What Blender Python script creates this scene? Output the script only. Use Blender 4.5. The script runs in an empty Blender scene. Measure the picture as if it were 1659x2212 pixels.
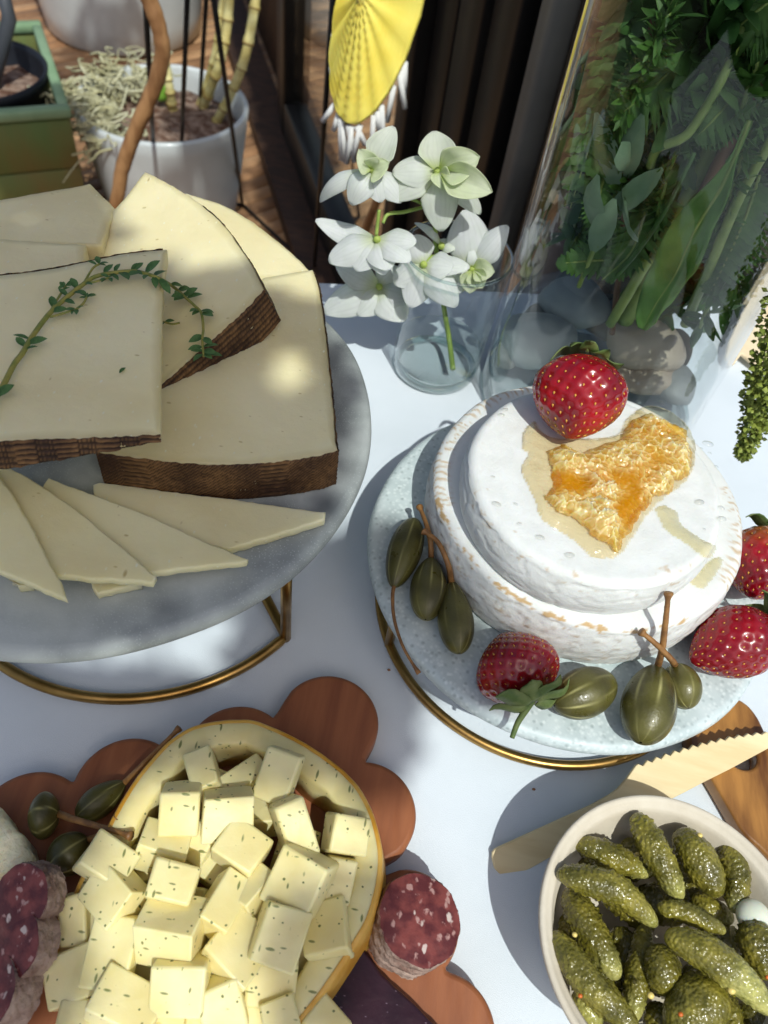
import bpy, bmesh, math, random
import numpy as np
from mathutils import Vector, Matrix, noise
R = math.radians
random.seed(7); rng = np.random.default_rng(7)
scene = bpy.context.scene
COL = scene.collection

# ------------------------------------------------------------------ camera
PITCH, ROLL, HC, FPX, PW, PH = R(52), R(10), 0.353, 1660.0, 1659.0, 2212.0
FWD = Vector((0, math.cos(PITCH), -math.sin(PITCH)))
_r = Vector((1, 0, 0)); _dn = -_r.cross(FWD)
EX = math.cos(ROLL) * _r - math.sin(ROLL) * _dn
EY = math.sin(ROLL) * _r + math.cos(ROLL) * _dn
CAM = Vector((0, 0, HC))
cd = bpy.data.cameras.new('camera'); cam = bpy.data.objects.new('camera', cd); COL.objects.link(cam)
cam.matrix_world = Matrix((( EX.x, -EY.x, -FWD.x, CAM.x), (EX.y, -EY.y, -FWD.y, CAM.y), (EX.z, -EY.z, -FWD.z, CAM.z), (0, 0, 0, 1)))
cd.sensor_fit = 'VERTICAL'; cd.sensor_height = 36.0; cd.lens = FPX / PH * 36.0
cd.clip_start = 0.01; cd.clip_end = 200
cd.dof.use_dof = True; cd.dof.focus_distance = 0.335; cd.dof.aperture_fstop = 14.0
scene.camera = cam

# ------------------------------------------------------------------ world, sun, exposure
SUN_AZ, SUN_EL = R(115), R(57)            # azimuth the shadows fall towards, height of the sun
SUN = Vector((-math.cos(SUN_AZ) * math.cos(SUN_EL), -math.sin(SUN_AZ) * math.cos(SUN_EL), math.sin(SUN_EL)))
w = bpy.data.worlds.new('World'); scene.world = w; w.use_nodes = True
nt = w.node_tree; bg = nt.nodes['Background']
sky = nt.nodes.new('ShaderNodeTexSky'); sky.sky_type = 'NISHITA'; sky.sun_disc = False
sky.dust_density = 3.0; sky.ozone_density = .6; sky.sun_elevation = SUN_EL; sky.sun_rotation = math.atan2(SUN.x, SUN.y)
nt.links.new(sky.outputs[0], bg.inputs[0]); bg.inputs[1].default_value = 0.125
sl = bpy.data.lights.new('sun', 'SUN'); sl.energy = 3.5; sl.angle = R(0.53); sl.color = (.97, 1, .95)
so = bpy.data.objects.new('sun', sl); COL.objects.link(so); so.rotation_euler = SUN.to_track_quat('Z', 'Y').to_euler()
vs = scene.view_settings; vs.view_transform = 'Standard'; vs.look = 'None'; vs.exposure = -0.12; vs.gamma = 1.0
cy = scene.cycles
cy.use_denoising = True; cy.max_bounces = 10; cy.transparent_max_bounces = 24; cy.diffuse_bounces = 4
cy.glossy_bounces = 4; cy.transmission_bounces = 8; cy.caustics_reflective = False; cy.caustics_refractive = False

# ------------------------------------------------------------------ photo-to-place helpers
def ray(x, y): return FWD * FPX + EX * (x - PW / 2) + EY * (y - PH / 2)
def at(x, y, z):
    d = ray(x, y); return CAM + d * ((z - HC) / d.z)
def atY(x, y, Y):
    d = ray(x, y); return CAM + d * (Y / d.y)
def atP(x, y, P0, n):
    d = ray(x, y); return CAM + d * ((P0 - CAM).dot(n) / d.dot(n))
def mpp(P): return (P - CAM).dot(FWD) / FPX      # metres per photo pixel at P

# ------------------------------------------------------------------ object helpers
def mesh(name, v, f, smooth=True, cols=None):
    me = bpy.data.meshes.new(name)
    me.from_pydata([tuple(p) for p in v], [], [tuple(int(i) for i in q) for q in f])
    if smooth: me.polygons.foreach_set('use_smooth', [True] * len(me.polygons))
    if cols is not None:
        a = me.color_attributes.new('Col', 'FLOAT_COLOR', 'POINT')
        c = np.ones((len(v), 4), np.float32); c[:, :3] = np.asarray(cols)[:, :3]
        a.data.foreach_set('color', c.ravel())
    me.update(); return me
def obj(name, me, mat, parent=None):
    o = bpy.data.objects.new(name, me); COL.objects.link(o)
    if mat is not None and not me.materials: me.materials.append(mat)
    if parent is not None:
        o.parent = parent
        L = Vector(parent.location) if parent.parent is None else Vector((0, 0, 0))
        o.location = -L
    return o
def tag(o, label, cat, group=None):
    o['label'] = label; o['category'] = cat
    if group: o['group'] = group
    return o
def thing(name, label, cat, loc=(0, 0, 0), group=None):
    o = bpy.data.objects.new(name, None); COL.objects.link(o); o.location = loc; o.empty_display_size = .02
    return tag(o, label, cat, group)
def structure(o): o['kind'] = 'structure'; return o
def stuff(o): o['kind'] = 'stuff'; return o
def fn(p, s=1.0, o=(0, 0, 0)): return noise.noise(Vector((p[0] * s + o[0], p[1] * s + o[1], p[2] * s + o[2])))

def spline(pts, m):
    P = [Vector(p) for p in pts]; n = len(P)
    if n == 2: return [P[0].lerp(P[1], i / (m - 1)) for i in range(m)]
    out = []
    for i in range(m):
        t = i / (m - 1) * (n - 1); k = min(int(t), n - 2); u = t - k
        a, b, c, d = P[max(k - 1, 0)], P[k], P[k + 1], P[min(k + 2, n - 1)]
        out.append(.5 * ((2 * b) + (c - a) * u + (2 * a - 5 * b + 4 * c - d) * u * u + (3 * b - a - 3 * c + d) * u ** 3))
    return out
def tube(pts, rad, n=10, disp=None, closed=False, flat=1.0):
    P = [Vector(p) for p in pts]; m = len(P)
    if not hasattr(rad, '__len__'): rad = [rad] * m
    T = []
    for i in range(m):
        a = P[(i - 1) % m] if closed else P[max(i - 1, 0)]; b = P[(i + 1) % m] if closed else P[min(i + 1, m - 1)]
        T.append((b - a).normalized())
    up = Vector((0, 0, 1)) if abs(T[0].z) < .9 else Vector((1, 0, 0))
    N = (up - T[0] * up.dot(T[0])).normalized(); v = []; f = []
    for i in range(m):
        N = (N - T[i] * N.dot(T[i])).normalized(); B = T[i].cross(N)
        for k in range(n):
            a = 2 * math.pi * k / n; d = N * math.cos(a) * flat + B * math.sin(a); r = rad[i]
            p = P[i] + d * r
            if disp: p = p + d * disp(p, i / (m - 1), a, r)
            v.append(p)
    for i in range(m if closed else m - 1):
        j = (i + 1) % m
        for k in range(n):
            l = (k + 1) % n; f.append((i * n + k, i * n + l, j * n + l, j * n + k))
    if not closed:
        f.append(tuple(range(n - 1, -1, -1))); f.append(tuple((m - 1) * n + k for k in range(n)))
    return v, f
def join(parts):
    V = []; F = []
    for v, f in parts:
        o = len(V); V += list(v); F += [tuple(i + o for i in q) for q in f]
    return V, F
def lathe(prof, n=64, c=(0, 0, 0), capb=True, capt=True):
    v = []; f = []; m = len(prof)
    for r, z in prof:
        for k in range(n):
            a = 2 * math.pi * k / n; v.append((c[0] + r * math.cos(a), c[1] + r * math.sin(a), c[2] + z))
    for i in range(m - 1):
        for k in range(n):
            l = (k + 1) % n; f.append((i * n + k, i * n + l, (i + 1) * n + l, (i + 1) * n + k))
    if capb: f.append(tuple(range(n - 1, -1, -1)))
    if capt: f.append(tuple((m - 1) * n + k for k in range(n)))
    return v, f
def box(c, s, rz=0):
    c = Vector(c); m = Matrix.Rotation(rz, 3, 'Z'); v = []
    for dz in (-1, 1):
        for dx, dy in ((-1, -1), (1, -1), (1, 1), (-1, 1)):
            v.append(c + m @ Vector((dx * s[0] / 2, dy * s[1] / 2, dz * s[2] / 2)))
    return v, [(3, 2, 1, 0), (4, 5, 6, 7), (0, 1, 5, 4), (1, 2, 6, 5), (2, 3, 7, 6), (3, 0, 4, 7)]
def bevelmesh(name, v, f, w, seg=2, smooth=True):
    bm = bmesh.new(); vs_ = [bm.verts.new(p) for p in v]
    for q in f: bm.faces.new([vs_[i] for i in q])
    bm.normal_update(); bmesh.ops.recalc_face_normals(bm, faces=bm.faces)
    bmesh.ops.bevel(bm, geom=list(bm.edges), offset=w, segments=seg, profile=.5, affect='EDGES')
    for q in bm.faces: q.smooth = smooth
    me = bpy.data.meshes.new(name); bm.to_mesh(me); bm.free(); return me
def resample(pts, step, closed=True):
    out = []; n = len(pts)
    for i in range(n if closed else n - 1):
        a, b = pts[i], pts[(i + 1) % n]; k = max(1, int((b - a).length / step))
        for j in range(k): out.append(a.lerp(b, j / k))
    if not closed: out.append(pts[-1])
    return out
def slab(name, top, down, mat, parent=None, bev=.0012, step=.003, thick=None, jit=.0002, taper=None, rim=None):
    """A cut slab: 'top' outline (any order), 'down' the vector from the top face to the bottom face."""
    top = [Vector(p) for p in top]; up = -down.normalized(); o = top[0]
    ax = (top[1] - top[0]); ax = (ax - up * ax.dot(up)).normalized(); ay = up.cross(ax)
    area = 0
    for i in range(len(top)):
        a, b = top[i] - o, top[(i + 1) % len(top)] - o
        area += a.dot(ax) * b.dot(ay) - b.dot(ax) * a.dot(ay)
    if area < 0: top = top[::-1]
    P = resample(top, step); n = len(P)
    P = [p + ax * random.uniform(-jit, jit) + ay * random.uniform(-jit, jit) for p in P]
    nrm = []
    for i in range(n):
        t = (P[(i + 1) % n] - P[i - 1]).normalized(); q = t.cross(up); nrm.append(q)
    d = [down * (taper(p) if taper else 1.0) for p in P]
    rings = [[P[i] + d[i] - nrm[i] * bev * .6 for i in range(n)], [P[i] + d[i] * .85 for i in range(n)],
             [P[i] - up * min(bev, d[i].length * .4) for i in range(n)],
             [P[i] - nrm[i] * bev * .35 - up * bev * .3 for i in range(n)], [P[i] - nrm[i] * bev * 1.1 for i in range(n)]]
    if rim: cen = sum(P, Vector()) / n; rings.append([P[i] + (cen - P[i]).normalized() * (.0045 + .0012 * fn(P[i], 120)) for i in range(n)])
    nr = len(rings)
    v = [p for r_ in rings for p in r_]; f = []
    for k in range(len(rings) - 1):
        for i in range(n):
            j = (i + 1) % n; f.append((k * n + i, k * n + j, (k + 1) * n + j, (k + 1) * n + i))
    f.append(tuple(range(n - 1, -1, -1))); f.append(tuple((nr - 1) * n + i for i in range(n)))
    cols = None
    if rim is not None: cols = [np.array((1., 1., 1.)) if k == nr - 1 else np.array((.84, .81, .74)) * (1 - .0 * k) if rim else np.array((.97, .97, .96)) for k in range(nr) for i in range(n)]
    me = mesh(name, v, f, cols=cols)
    me.polygons[len(f) - 1].use_smooth = False; me.polygons[len(f) - 2].use_smooth = False
    return obj(name, me, mat, parent)

# ------------------------------------------------------------------ materials
def lin(r, g, b): return tuple(((c / 255 + .055) / 1.055) ** 2.4 if c > 10 else c / 255 / 12.92 for c in (r, g, b))
def M(name, col, rough=.5, col2=None, vs=40, vlo=.4, vhi=.6, detail=4, stretch=(1, 1, 1), bump=None, sss=0, srad=(1, .6, .3), sscale=.004,
      metal=0, spec=.5, coat=0, trans=0, attr=False, specks=None, rvar=None, sheen=0, ior=1.45, warts=None):
    m = bpy.data.materials.new(name); m.use_nodes = True; t = m.node_tree; N = t.nodes; Lk = t.links.new
    b = N['Principled BSDF']; b.inputs['Roughness'].default_value = rough; b.inputs['Metallic'].default_value = metal
    b.inputs['Specular IOR Level'].default_value = spec; b.inputs['Coat Weight'].default_value = coat; b.inputs['Coat Roughness'].default_value = .08
    b.inputs['Transmission Weight'].default_value = trans; b.inputs['IOR'].default_value = ior
    if sss:
        b.inputs['Subsurface Weight'].default_value = sss; b.inputs['Subsurface Radius'].default_value = srad; b.inputs['Subsurface Scale'].default_value = sscale
    if sheen: b.inputs['Sheen Weight'].default_value = sheen
    tc = N.new('ShaderNodeTexCoord'); mp = N.new('ShaderNodeMapping'); Lk(tc.outputs['Object'], mp.inputs[0]); mp.inputs['Scale'].default_value = stretch
    def noise_(s, det=4, src=None):
        q = N.new('ShaderNodeTexNoise'); q.inputs['Scale'].default_value = s; q.inputs['Detail'].default_value = det
        Lk((src or mp.outputs[0]), q.inputs['Vector']); return q
    cur = None
    if attr:
        a = N.new('ShaderNodeAttribute'); a.attribute_name = 'Col'; cur = a.outputs['Color']
    else:
        b.inputs['Base Color'].default_value = (*col, 1)
    if col2 is not None:
        q = noise_(vs, detail); rp = N.new('ShaderNodeValToRGB'); Lk(q.outputs['Fac'], rp.inputs[0])
        rp.color_ramp.elements[0].position = vlo; rp.color_ramp.elements[1].position = vhi
        rp.color_ramp.elements[0].color = (*col, 1); rp.color_ramp.elements[1].color = (*col2, 1)
        if attr:
            mx = N.new('ShaderNodeMix'); mx.data_type = 'RGBA'; mx.blend_type = 'MULTIPLY'; mx.inputs[0].default_value = 1
            Lk(cur, mx.inputs[6]); Lk(rp.outputs[0], mx.inputs[7]); cur = mx.outputs[2]
        else: cur = rp.outputs[0]
    for sp in (specks or []):
        # sp: scale, threshold, colour, stretch, rotation
        m2 = N.new('ShaderNodeMapping'); Lk(tc.outputs['Object'], m2.inputs[0]); m2.inputs['Scale'].default_value = sp[3]; m2.inputs['Rotation'].default_value = sp[4]
        vo = N.new('ShaderNodeTexVoronoi'); vo.inputs['Scale'].default_value = sp[0]; Lk(m2.outputs[0], vo.inputs['Vector'])
        nn = noise_(sp[0] * 1.7, 2, m2.outputs[0]); ad = N.new('ShaderNodeMath'); ad.operation = 'MULTIPLY_ADD'
        Lk(nn.outputs['Fac'], ad.inputs[0]); ad.inputs[1].default_value = sp[6] if len(sp) > 6 else .3; Lk(vo.outputs['Distance'], ad.inputs[2])
        sb = N.new('ShaderNodeMath'); sb.operation = 'SUBTRACT'; Lk(ad.outputs[0], sb.inputs[0]); sb.inputs[1].default_value = (sp[6] if len(sp) > 6 else .3) / 2; rp = N.new('ShaderNodeValToRGB'); Lk(sb.outputs[0], rp.inputs[0])
        rp.color_ramp.elements[0].position = sp[1]; rp.color_ramp.elements[1].position = sp[1] + (sp[5] if len(sp) > 5 else .03)
        rp.color_ramp.elements[0].color = (1, 1, 1, 1); rp.color_ramp.elements[1].color = (0, 0, 0, 1)
        mx = N.new('ShaderNodeMix'); mx.data_type = 'RGBA'; Lk(rp.outputs[0], mx.inputs[0])
        if cur is not None: Lk(cur, mx.inputs[6])
        else: mx.inputs[6].default_value = (*col, 1)
        mx.inputs[7].default_value = (*sp[2], 1); cur = mx.outputs[2]
    if cur is not None: Lk(cur, b.inputs['Base Color'])
    if rvar:
        q = noise_(rvar[0]); mr = N.new('ShaderNodeMapRange'); Lk(q.outputs['Fac'], mr.inputs[0])
        mr.inputs[1].default_value = .3; mr.inputs[2].default_value = .7; mr.inputs[3].default_value = rvar[1]; mr.inputs[4].default_value = rvar[2]; Lk(mr.outputs[0], b.inputs['Roughness'])
    if bump:
        prev = None
        if warts:
            vo = N.new('ShaderNodeTexVoronoi'); vo.feature = 'SMOOTH_F1'; vo.inputs['Scale'].default_value = warts[0]; vo.inputs['Smoothness'].default_value = .3; Lk(mp.outputs[0], vo.inputs['Vector'])
            bp = N.new('ShaderNodeBump'); bp.invert = True; bp.inputs['Strength'].default_value = warts[1]; bp.inputs['Distance'].default_value = warts[2]; Lk(vo.outputs['Distance'], bp.inputs['Height']); prev = bp
        for s, st, dist in bump:
            q = noise_(s, 5); bp = N.new('ShaderNodeBump'); bp.inputs['Strength'].default_value = st; bp.inputs['Distance'].default_value = dist
            Lk(q.outputs['Fac'], bp.inputs['Height'])
            if prev: Lk(prev.outputs[0], bp.inputs['Normal'])
            prev = bp
        Lk(prev.outputs[0], b.inputs['Normal'])
    m['bs'] = 1
    return m
def clear(name, tint=(1, 1, 1), refl=.75, base=.035, rough=.0, power=3.2, bump=None):
    """Thin clear glass, water or honey: light passes straight through, edges mirror."""
    m = bpy.data.materials.new(name); m.use_nodes = True; t = m.node_tree; N = t.nodes; Lk = t.links.new
    N.remove(N['Principled BSDF']); out = N['Material Output']
    tr = N.new('ShaderNodeBsdfTransparent'); tr.inputs[0].default_value = (*tint, 1)
    gl = N.new('ShaderNodeBsdfAnisotropic'); gl.inputs['Roughness'].default_value = rough; gl.inputs[0].default_value = (1, 1, 1, 1)
    lw = N.new('ShaderNodeLayerWeight'); lw.inputs[0].default_value = .5
    pw = N.new('ShaderNodeMath'); pw.operation = 'POWER'; Lk(lw.outputs['Facing'], pw.inputs[0]); pw.inputs[1].default_value = power
    ma = N.new('ShaderNodeMath'); ma.operation = 'MULTIPLY_ADD'; Lk(pw.outputs[0], ma.inputs[0]); ma.inputs[1].default_value = refl; ma.inputs[2].default_value = base
    mx = N.new('ShaderNodeMixShader'); Lk(ma.outputs[0], mx.inputs[0]); Lk(tr.outputs[0], mx.inputs[1]); Lk(gl.outputs[0], mx.inputs[2]); Lk(mx.outputs[0], out.inputs[0])
    if bump:
        tc = N.new('ShaderNodeTexCoord'); q = N.new('ShaderNodeTexNoise'); q.inputs['Scale'].default_value = bump[0]; Lk(tc.outputs['Object'], q.inputs['Vector'])
        bp = N.new('ShaderNodeBump'); bp.inputs['Strength'].default_value = bump[1]; bp.inputs['Distance'].default_value = bump[2]; Lk(q.outputs['Fac'], bp.inputs['Height'])
        Lk(bp.outputs[0], gl.inputs['Normal']); Lk(bp.outputs[0], lw.inputs['Normal'])
    return m
m_cloth = M('cloth', (.71, .775, .83), .9, (.675, .74, .79), 14, bump=[(7, .4, .006), (30, .12, .002), (2600, .4, .0004)], sheen=.1)
m_marble = M('grey_marble', lin(136, 142, 140), .5, lin(178, 184, 180), 26, .38, .62, 9, bump=[(700, .3, .0004)], specks=[(900, .0, lin(184, 190, 188), (1, 1, 1), (0, 0, 0), .3), (28, .12, lin(98, 104, 106), (1, 1, 1), (0, 0, 0), .25)], spec=.4)
m_marble2 = M('pale_marble', lin(178, 192, 192), .42, lin(205, 217, 217), 60, .3, .7, 9, bump=[(600, .3, .0004)], specks=[(420, .05, lin(214, 224, 223), (1, 1, 1), (0, 0, 0), .45), (300, .04, lin(160, 174, 174), (1, 1, 1), (.4, 0, .3), .3)], spec=.45)
m_gold = M('brushed_gold', lin(176, 140, 82), .34, lin(150, 116, 62), 60, metal=1, bump=[(900, .1, .0002)])
m_manchego = M('manchego', lin(238, 228, 184), .5, lin(226, 213, 164), 20, .35, .65, 6, attr=True, bump=[(45, .25, .003), (260, .25, .0012), (1500, .2, .0003)], sss=.5, srad=(1, .8, .4), sscale=.009, rvar=(90, .34, .58), spec=.5,
               specks=[(95, .0, lin(186, 168, 114), (1, .45, 1), (0, 0, .5), .05), (190, .02, lin(200, 184, 132), (.5, 1, 1), (.3, 0, .2), .06), (300, .03, lin(232, 228, 200), (1, .5, 1), (.5, 0, -.6), .1)])
m_rind = M('manchego_rind', (1, 1, 1), .62, (.72, .7, .66), 300, attr=True, bump=[(900, .5, .0006)], spec=.35)
m_gouda = M('dill_cheese', lin(238, 227, 172), .42, lin(227, 212, 148), 45, .35, .65, 4, bump=[(320, .2, .0008), (1800, .12, .0002)], sss=.4, srad=(1, .75, .3), sscale=.006, rvar=(140, .3, .55),
            specks=[(260, .075, lin(128, 132, 78), (1, .3, .7), (.3, .2, .7), .06), (270, .07, lin(136, 140, 86), (.3, 1, .7), (-.4, .5, .1), .06), (330, .075, lin(104, 112, 62), (.8, .9, .3), (.9, .1, -.6), .06)])
m_goudarind = M('yellow_rind', lin(206, 148, 44), .38, lin(222, 176, 84), 60, sss=.2, sscale=.003, bump=[(200, .2, .0006)])
m_brie = M('brie_crust', (1, 1, 1), .82, (.93, .93, .92), 90, attr=True, bump=[(130, .35, .0012), (900, .4, .0004)], sss=.15, sscale=.003, spec=.25)
m_straw = M('strawberry_skin', (1, 1, 1), .26, (.8, .75, .75), 80, attr=True, sss=.25, srad=(1, .2, .12), sscale=.004, spec=.6, coat=.25, bump=[(500, .15, .0005)])
m_seed = M('seed', lin(205, 150, 62), .45)
m_sepal = M('sepal', lin(74, 96, 44), .6, lin(105, 118, 66), 150, bump=[(400, .4, .0006)])
m_caper = M('caper_skin', (1, 1, 1), .34, (.8, .8, .75), 120, attr=True, sss=.15, srad=(.6, 1, .2), sscale=.003, coat=.08, spec=.5, bump=[(160, .25, .001), (900, .3, .0005)], rvar=(200, .25, .5))
m_caperstem = M('caper_stem', lin(150, 108, 60), .5, lin(118, 82, 46), 200, bump=[(500, .3, .0004)])
m_pickle = M('pickle_skin', (1, 1, 1), .2, (.7, .72, .6), 160, attr=True, sss=.2, srad=(.7, 1, .2), sscale=.004, coat=.35, spec=.6, bump=[(900, .25, .0005)], warts=(700, .5, .0014))
m_onion = M('pickled_onion', lin(222, 226, 206), .2, sss=.6, sscale=.006, coat=.3)
m_mseed = M('mustard_seed', lin(228, 204, 120), .35); m_oseed = M('orange_seed', lin(206, 104, 38), .35)
m_bowl = M('bagasse', lin(214, 205, 186), .78, lin(206, 196, 176), 60, bump=[(420, .3, .0005), (1800, .35, .0002)])
m_knife = M('birch', lin(226, 208, 164), .6, lin(212, 190, 142), 26, stretch=(.6, 5, 1), bump=[(300, .2, .0003)])
m_scallop = M('brown_wood', lin(158, 98, 62), .5, lin(130, 76, 48), 24, .3, .7, 6, stretch=(6, .7, 1), bump=[(260, .18, .0004)], rvar=(60, .4, .6))
m_acacia = M('acacia_wood', lin(176, 124, 62), .35, lin(96, 58, 28), 16, .38, .66, 6, stretch=(5.5, 1.1, 1), bump=[(200, .15, .0004)], coat=.2)
m_salami = M('salami', lin(130, 66, 60), .38, lin(92, 40, 40), 170, sss=.2, srad=(1, .3, .2), sscale=.003, bump=[(300, .4, .001)], coat=.15,
             specks=[(260, .08, lin(178, 138, 130), (1, .8, 1), (.2, .1, .4), .16, 1.2), (170, .1, lin(206, 188, 178), (1, .8, 1), (.1, .5, .2), .1, 1.0)])
m_casing = M('salami_casing', lin(120, 92, 80), .8, lin(172, 150, 136), 120, .35, .65, 8, bump=[(260, .9, .002), (900, .6, .0006)])
m_paste = M('dark_paste', lin(52, 28, 38), .28, lin(40, 20, 30), 60, bump=[(240, .3, .0008)], coat=.3, specks=[(500, .06, lin(110, 92, 104), (.5, 1, 1), (0, 0, .4), .06)])
m_honey = clear('honey_film', (.99, .905, .70), .7, .06, .06, 2.2, (200, .6, .003))
m_drop = clear('clear_drop', (.965, .965, .94), .8, .06, .03, 1.7)
m_drip = clear('thin_drip', (.975, .925, .74), .7, .06, .05, 2.0, (260, .5, .0015))
m_comb = M('honeycomb_wax', (1, 1, 1), .13, (.94, .9, .86), 260, attr=True, sss=.85, srad=(1, .6, .18), sscale=.010, spec=.7, coat=.8, bump=[(520, .5, .0009), (1400, .3, .0003)])
m_glass = clear('clear_glass', (.965, .977, .975), .75, .024, .012, 2.7); m_glassin = clear('inner_glass', (.985, .99, .988), .5, .006, .01, 6.0)
def honeycomb_material(m):
    '''lets light through the honey between the waxy ridges'''
    t = m.node_tree; N = t.nodes; Lk = t.links.new; b = N['Principled BSDF']; out = N['Material Output']
    a = N.new('ShaderNodeAttribute'); a.attribute_name = 'Col'; sp = N.new('ShaderNodeSeparateColor'); Lk(a.outputs['Color'], sp.inputs[0])
    mr = N.new('ShaderNodeMapRange'); Lk(sp.outputs[2], mr.inputs[0]); mr.inputs[1].default_value = .0; mr.inputs[2].default_value = .36; mr.inputs[3].default_value = .62; mr.inputs[4].default_value = .22
    tr = N.new('ShaderNodeBsdfTransparent'); gm = N.new('ShaderNodeGamma'); Lk(a.outputs['Color'], gm.inputs[0]); gm.inputs[1].default_value = .55; Lk(gm.outputs[0], tr.inputs[0])
    mx = N.new('ShaderNodeMixShader'); Lk(mr.outputs[0], mx.inputs[0]); Lk(b.outputs[0], mx.inputs[1]); Lk(tr.outputs[0], mx.inputs[2]); Lk(mx.outputs[0], out.inputs[0])
honeycomb_material(m_comb)
m_glassrim = clear('glass_edge', (.82, .90, .89), .8, .12, 0, 1.6)
m_water = clear('water', (.90, .925, .93), .4, .02, 0, 4.0, (60, .08, .002))
m_petal = M('orchid_petal', (1, 1, 1), .55, (.96, .97, .95), 260, stretch=(1, 1, .3), attr=True, sss=.45, srad=(.8, 1, .6), sscale=.002, bump=[(420, .25, .0005)], spec=.35)
def translucent(m, fac):
    t = m.node_tree; N = t.nodes; Lk = t.links.new; b = N['Principled BSDF']; out = N['Material Output']
    a = N.new('ShaderNodeBsdfTranslucent'); src = b.inputs['Base Color'].links[0].from_socket if b.inputs['Base Color'].links else None
    if src: Lk(src, a.inputs[0])
    mx = N.new('ShaderNodeMixShader'); mx.inputs[0].default_value = fac; Lk(b.outputs[0], mx.inputs[1]); Lk(a.outputs[0], mx.inputs[2]); Lk(mx.outputs[0], out.inputs[0])
translucent(m_petal, .4)
m_orstem = M('orchid_stem', lin(150, 172, 84), .45, lin(128, 152, 70), 120, sss=.2, sscale=.002)
m_thyme = M('thyme_leaf', lin(58, 92, 46), .5, lin(84, 118, 66), 500, bump=[(900, .3, .0003)], spec=.4)
m_thymestem = M('thyme_stem', lin(148, 142, 70), .6, lin(120, 128, 60), 200)
m_fern = M('fern', lin(54, 92, 34), .55, lin(80, 122, 50), 60, .35, .65, sss=.1, srad=(.5, 1, .2), sscale=.002, bump=[(300, .3, .0006)])
m_dleaf = M('dark_leaf', lin(44, 80, 34), .5, lin(74, 112, 52), 40, .35, .65, bump=[(200, .3, .0008)])
m_bleaf = M('light_leaf', lin(98, 142, 62), .5, lin(76, 118, 48), 50, sss=.2, srad=(.5, 1, .2), sscale=.003, bump=[(140, .5, .0015)])
m_gstem = M('green_stem', lin(130, 150, 74), .45, lin(96, 122, 52), 40, bump=[(200, .2, .0006)])
m_bstem = M('brown_stem', lin(120, 88, 56), .6, lin(96, 66, 44), 40, stretch=(1, 1, .2), bump=[(200, .3, .0008)])
for _m, _f in ((m_fern, .3), (m_dleaf, .2), (m_bleaf, .35), (m_thyme, .15)): translucent(_m, _f)
m_stone = M('grey_stone', lin(140, 150, 150), .5, lin(176, 184, 182), 26, .3, .7, 8, bump=[(120, .2, .001)], specks=[(60, .1, lin(172, 180, 178), (.25, 1, 1), (0, .3, .6), .3)])
m_stone2 = M('tan_stone', lin(186, 172, 152), .5, lin(150, 134, 116), 26, .3, .7, 8, bump=[(120, .2, .001)])
m_stone3 = M('dark_stone', lin(112, 116, 114), .5, lin(140, 142, 138), 26, .3, .7, 8, bump=[(120, .2, .001)])
m_amar = M('amaranth', lin(140, 152, 66), .6, lin(104, 120, 46), 200, sss=.15, sscale=.002)
m_cream = M('cream_linen', lin(232, 214, 180), .8, lin(224, 204, 168), 30, bump=[(120, .3, .001), (1500, .3, .0003)])
m_whitepot = M('white_ceramic', lin(206, 212, 212), .35, lin(196, 202, 202), 8, coat=.2)
m_plank = M('deck_plank', lin(172, 130, 92), .65, lin(138, 100, 68), 14, .3, .7, 6, stretch=(1, 1, 1), bump=[(90, .3, .002)])
m_planter = M('green_stained_wood', lin(98, 118, 66), .6, lin(126, 100, 58), 7, .4, .68, 5, stretch=(1, 1, .35), bump=[(60, .3, .003)])
m_planterlip = M('planter_lip', lin(140, 168, 132), .55, lin(120, 150, 114), 12)
m_black = M('black_frame', lin(34, 33, 31), .45, lin(26, 25, 24), 6, bump=[(60, .1, .001)])
m_wire = M('black_wire', lin(22, 22, 23), .4)
m_greystrip = M('grey_strip', lin(118, 118, 112), .6, lin(98, 98, 94), 8)
m_sill = M('dark_sill', lin(70, 48, 34), .6, lin(52, 36, 26), 12, stretch=(2, 6, 1), bump=[(60, .3, .003)])
m_nursery = M('nursery_pot', lin(24, 26, 32), .5)
m_bark = M('bark_mulch', lin(96, 66, 50), .9, lin(150, 128, 112), 60, .4, .62, 6, bump=[(80, 1, .01)])
m_cane = M('orchid_cane', lin(222, 212, 150), .5, lin(196, 180, 112), 10, stretch=(1, 1, 4), bump=[(60, .3, .003)])
m_canenode = M('cane_node', lin(136, 104, 50), .6)
m_root = M('dry_root', lin(206, 204, 172), .8, lin(176, 172, 132), 20)
m_vine = M('vine', lin(176, 132, 88), .6, lin(146, 104, 66), 30, stretch=(2, 2, .6), bump=[(90, .5, .003)])
m_yellow = M('yellow_weave', lin(248, 228, 110), .7, lin(240, 212, 80), 14, sss=.3, sscale=.01)
m_white = M('white_fringe', lin(226, 226, 222), .8)
m_indoor = M('indoor_floor', lin(190, 178, 150), .6, lin(160, 146, 118), 3, .35, .65)
m_pane = clear('door_pane', (.93, .95, .93), .45, .05, 0, 3.5)
m_green = M('sprout', lin(120, 168, 60), .5)
m_stake = M('grey_stake', lin(70, 74, 80), .5)
m_crumb = M('crumb', lin(150, 104, 70), .8)

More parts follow.
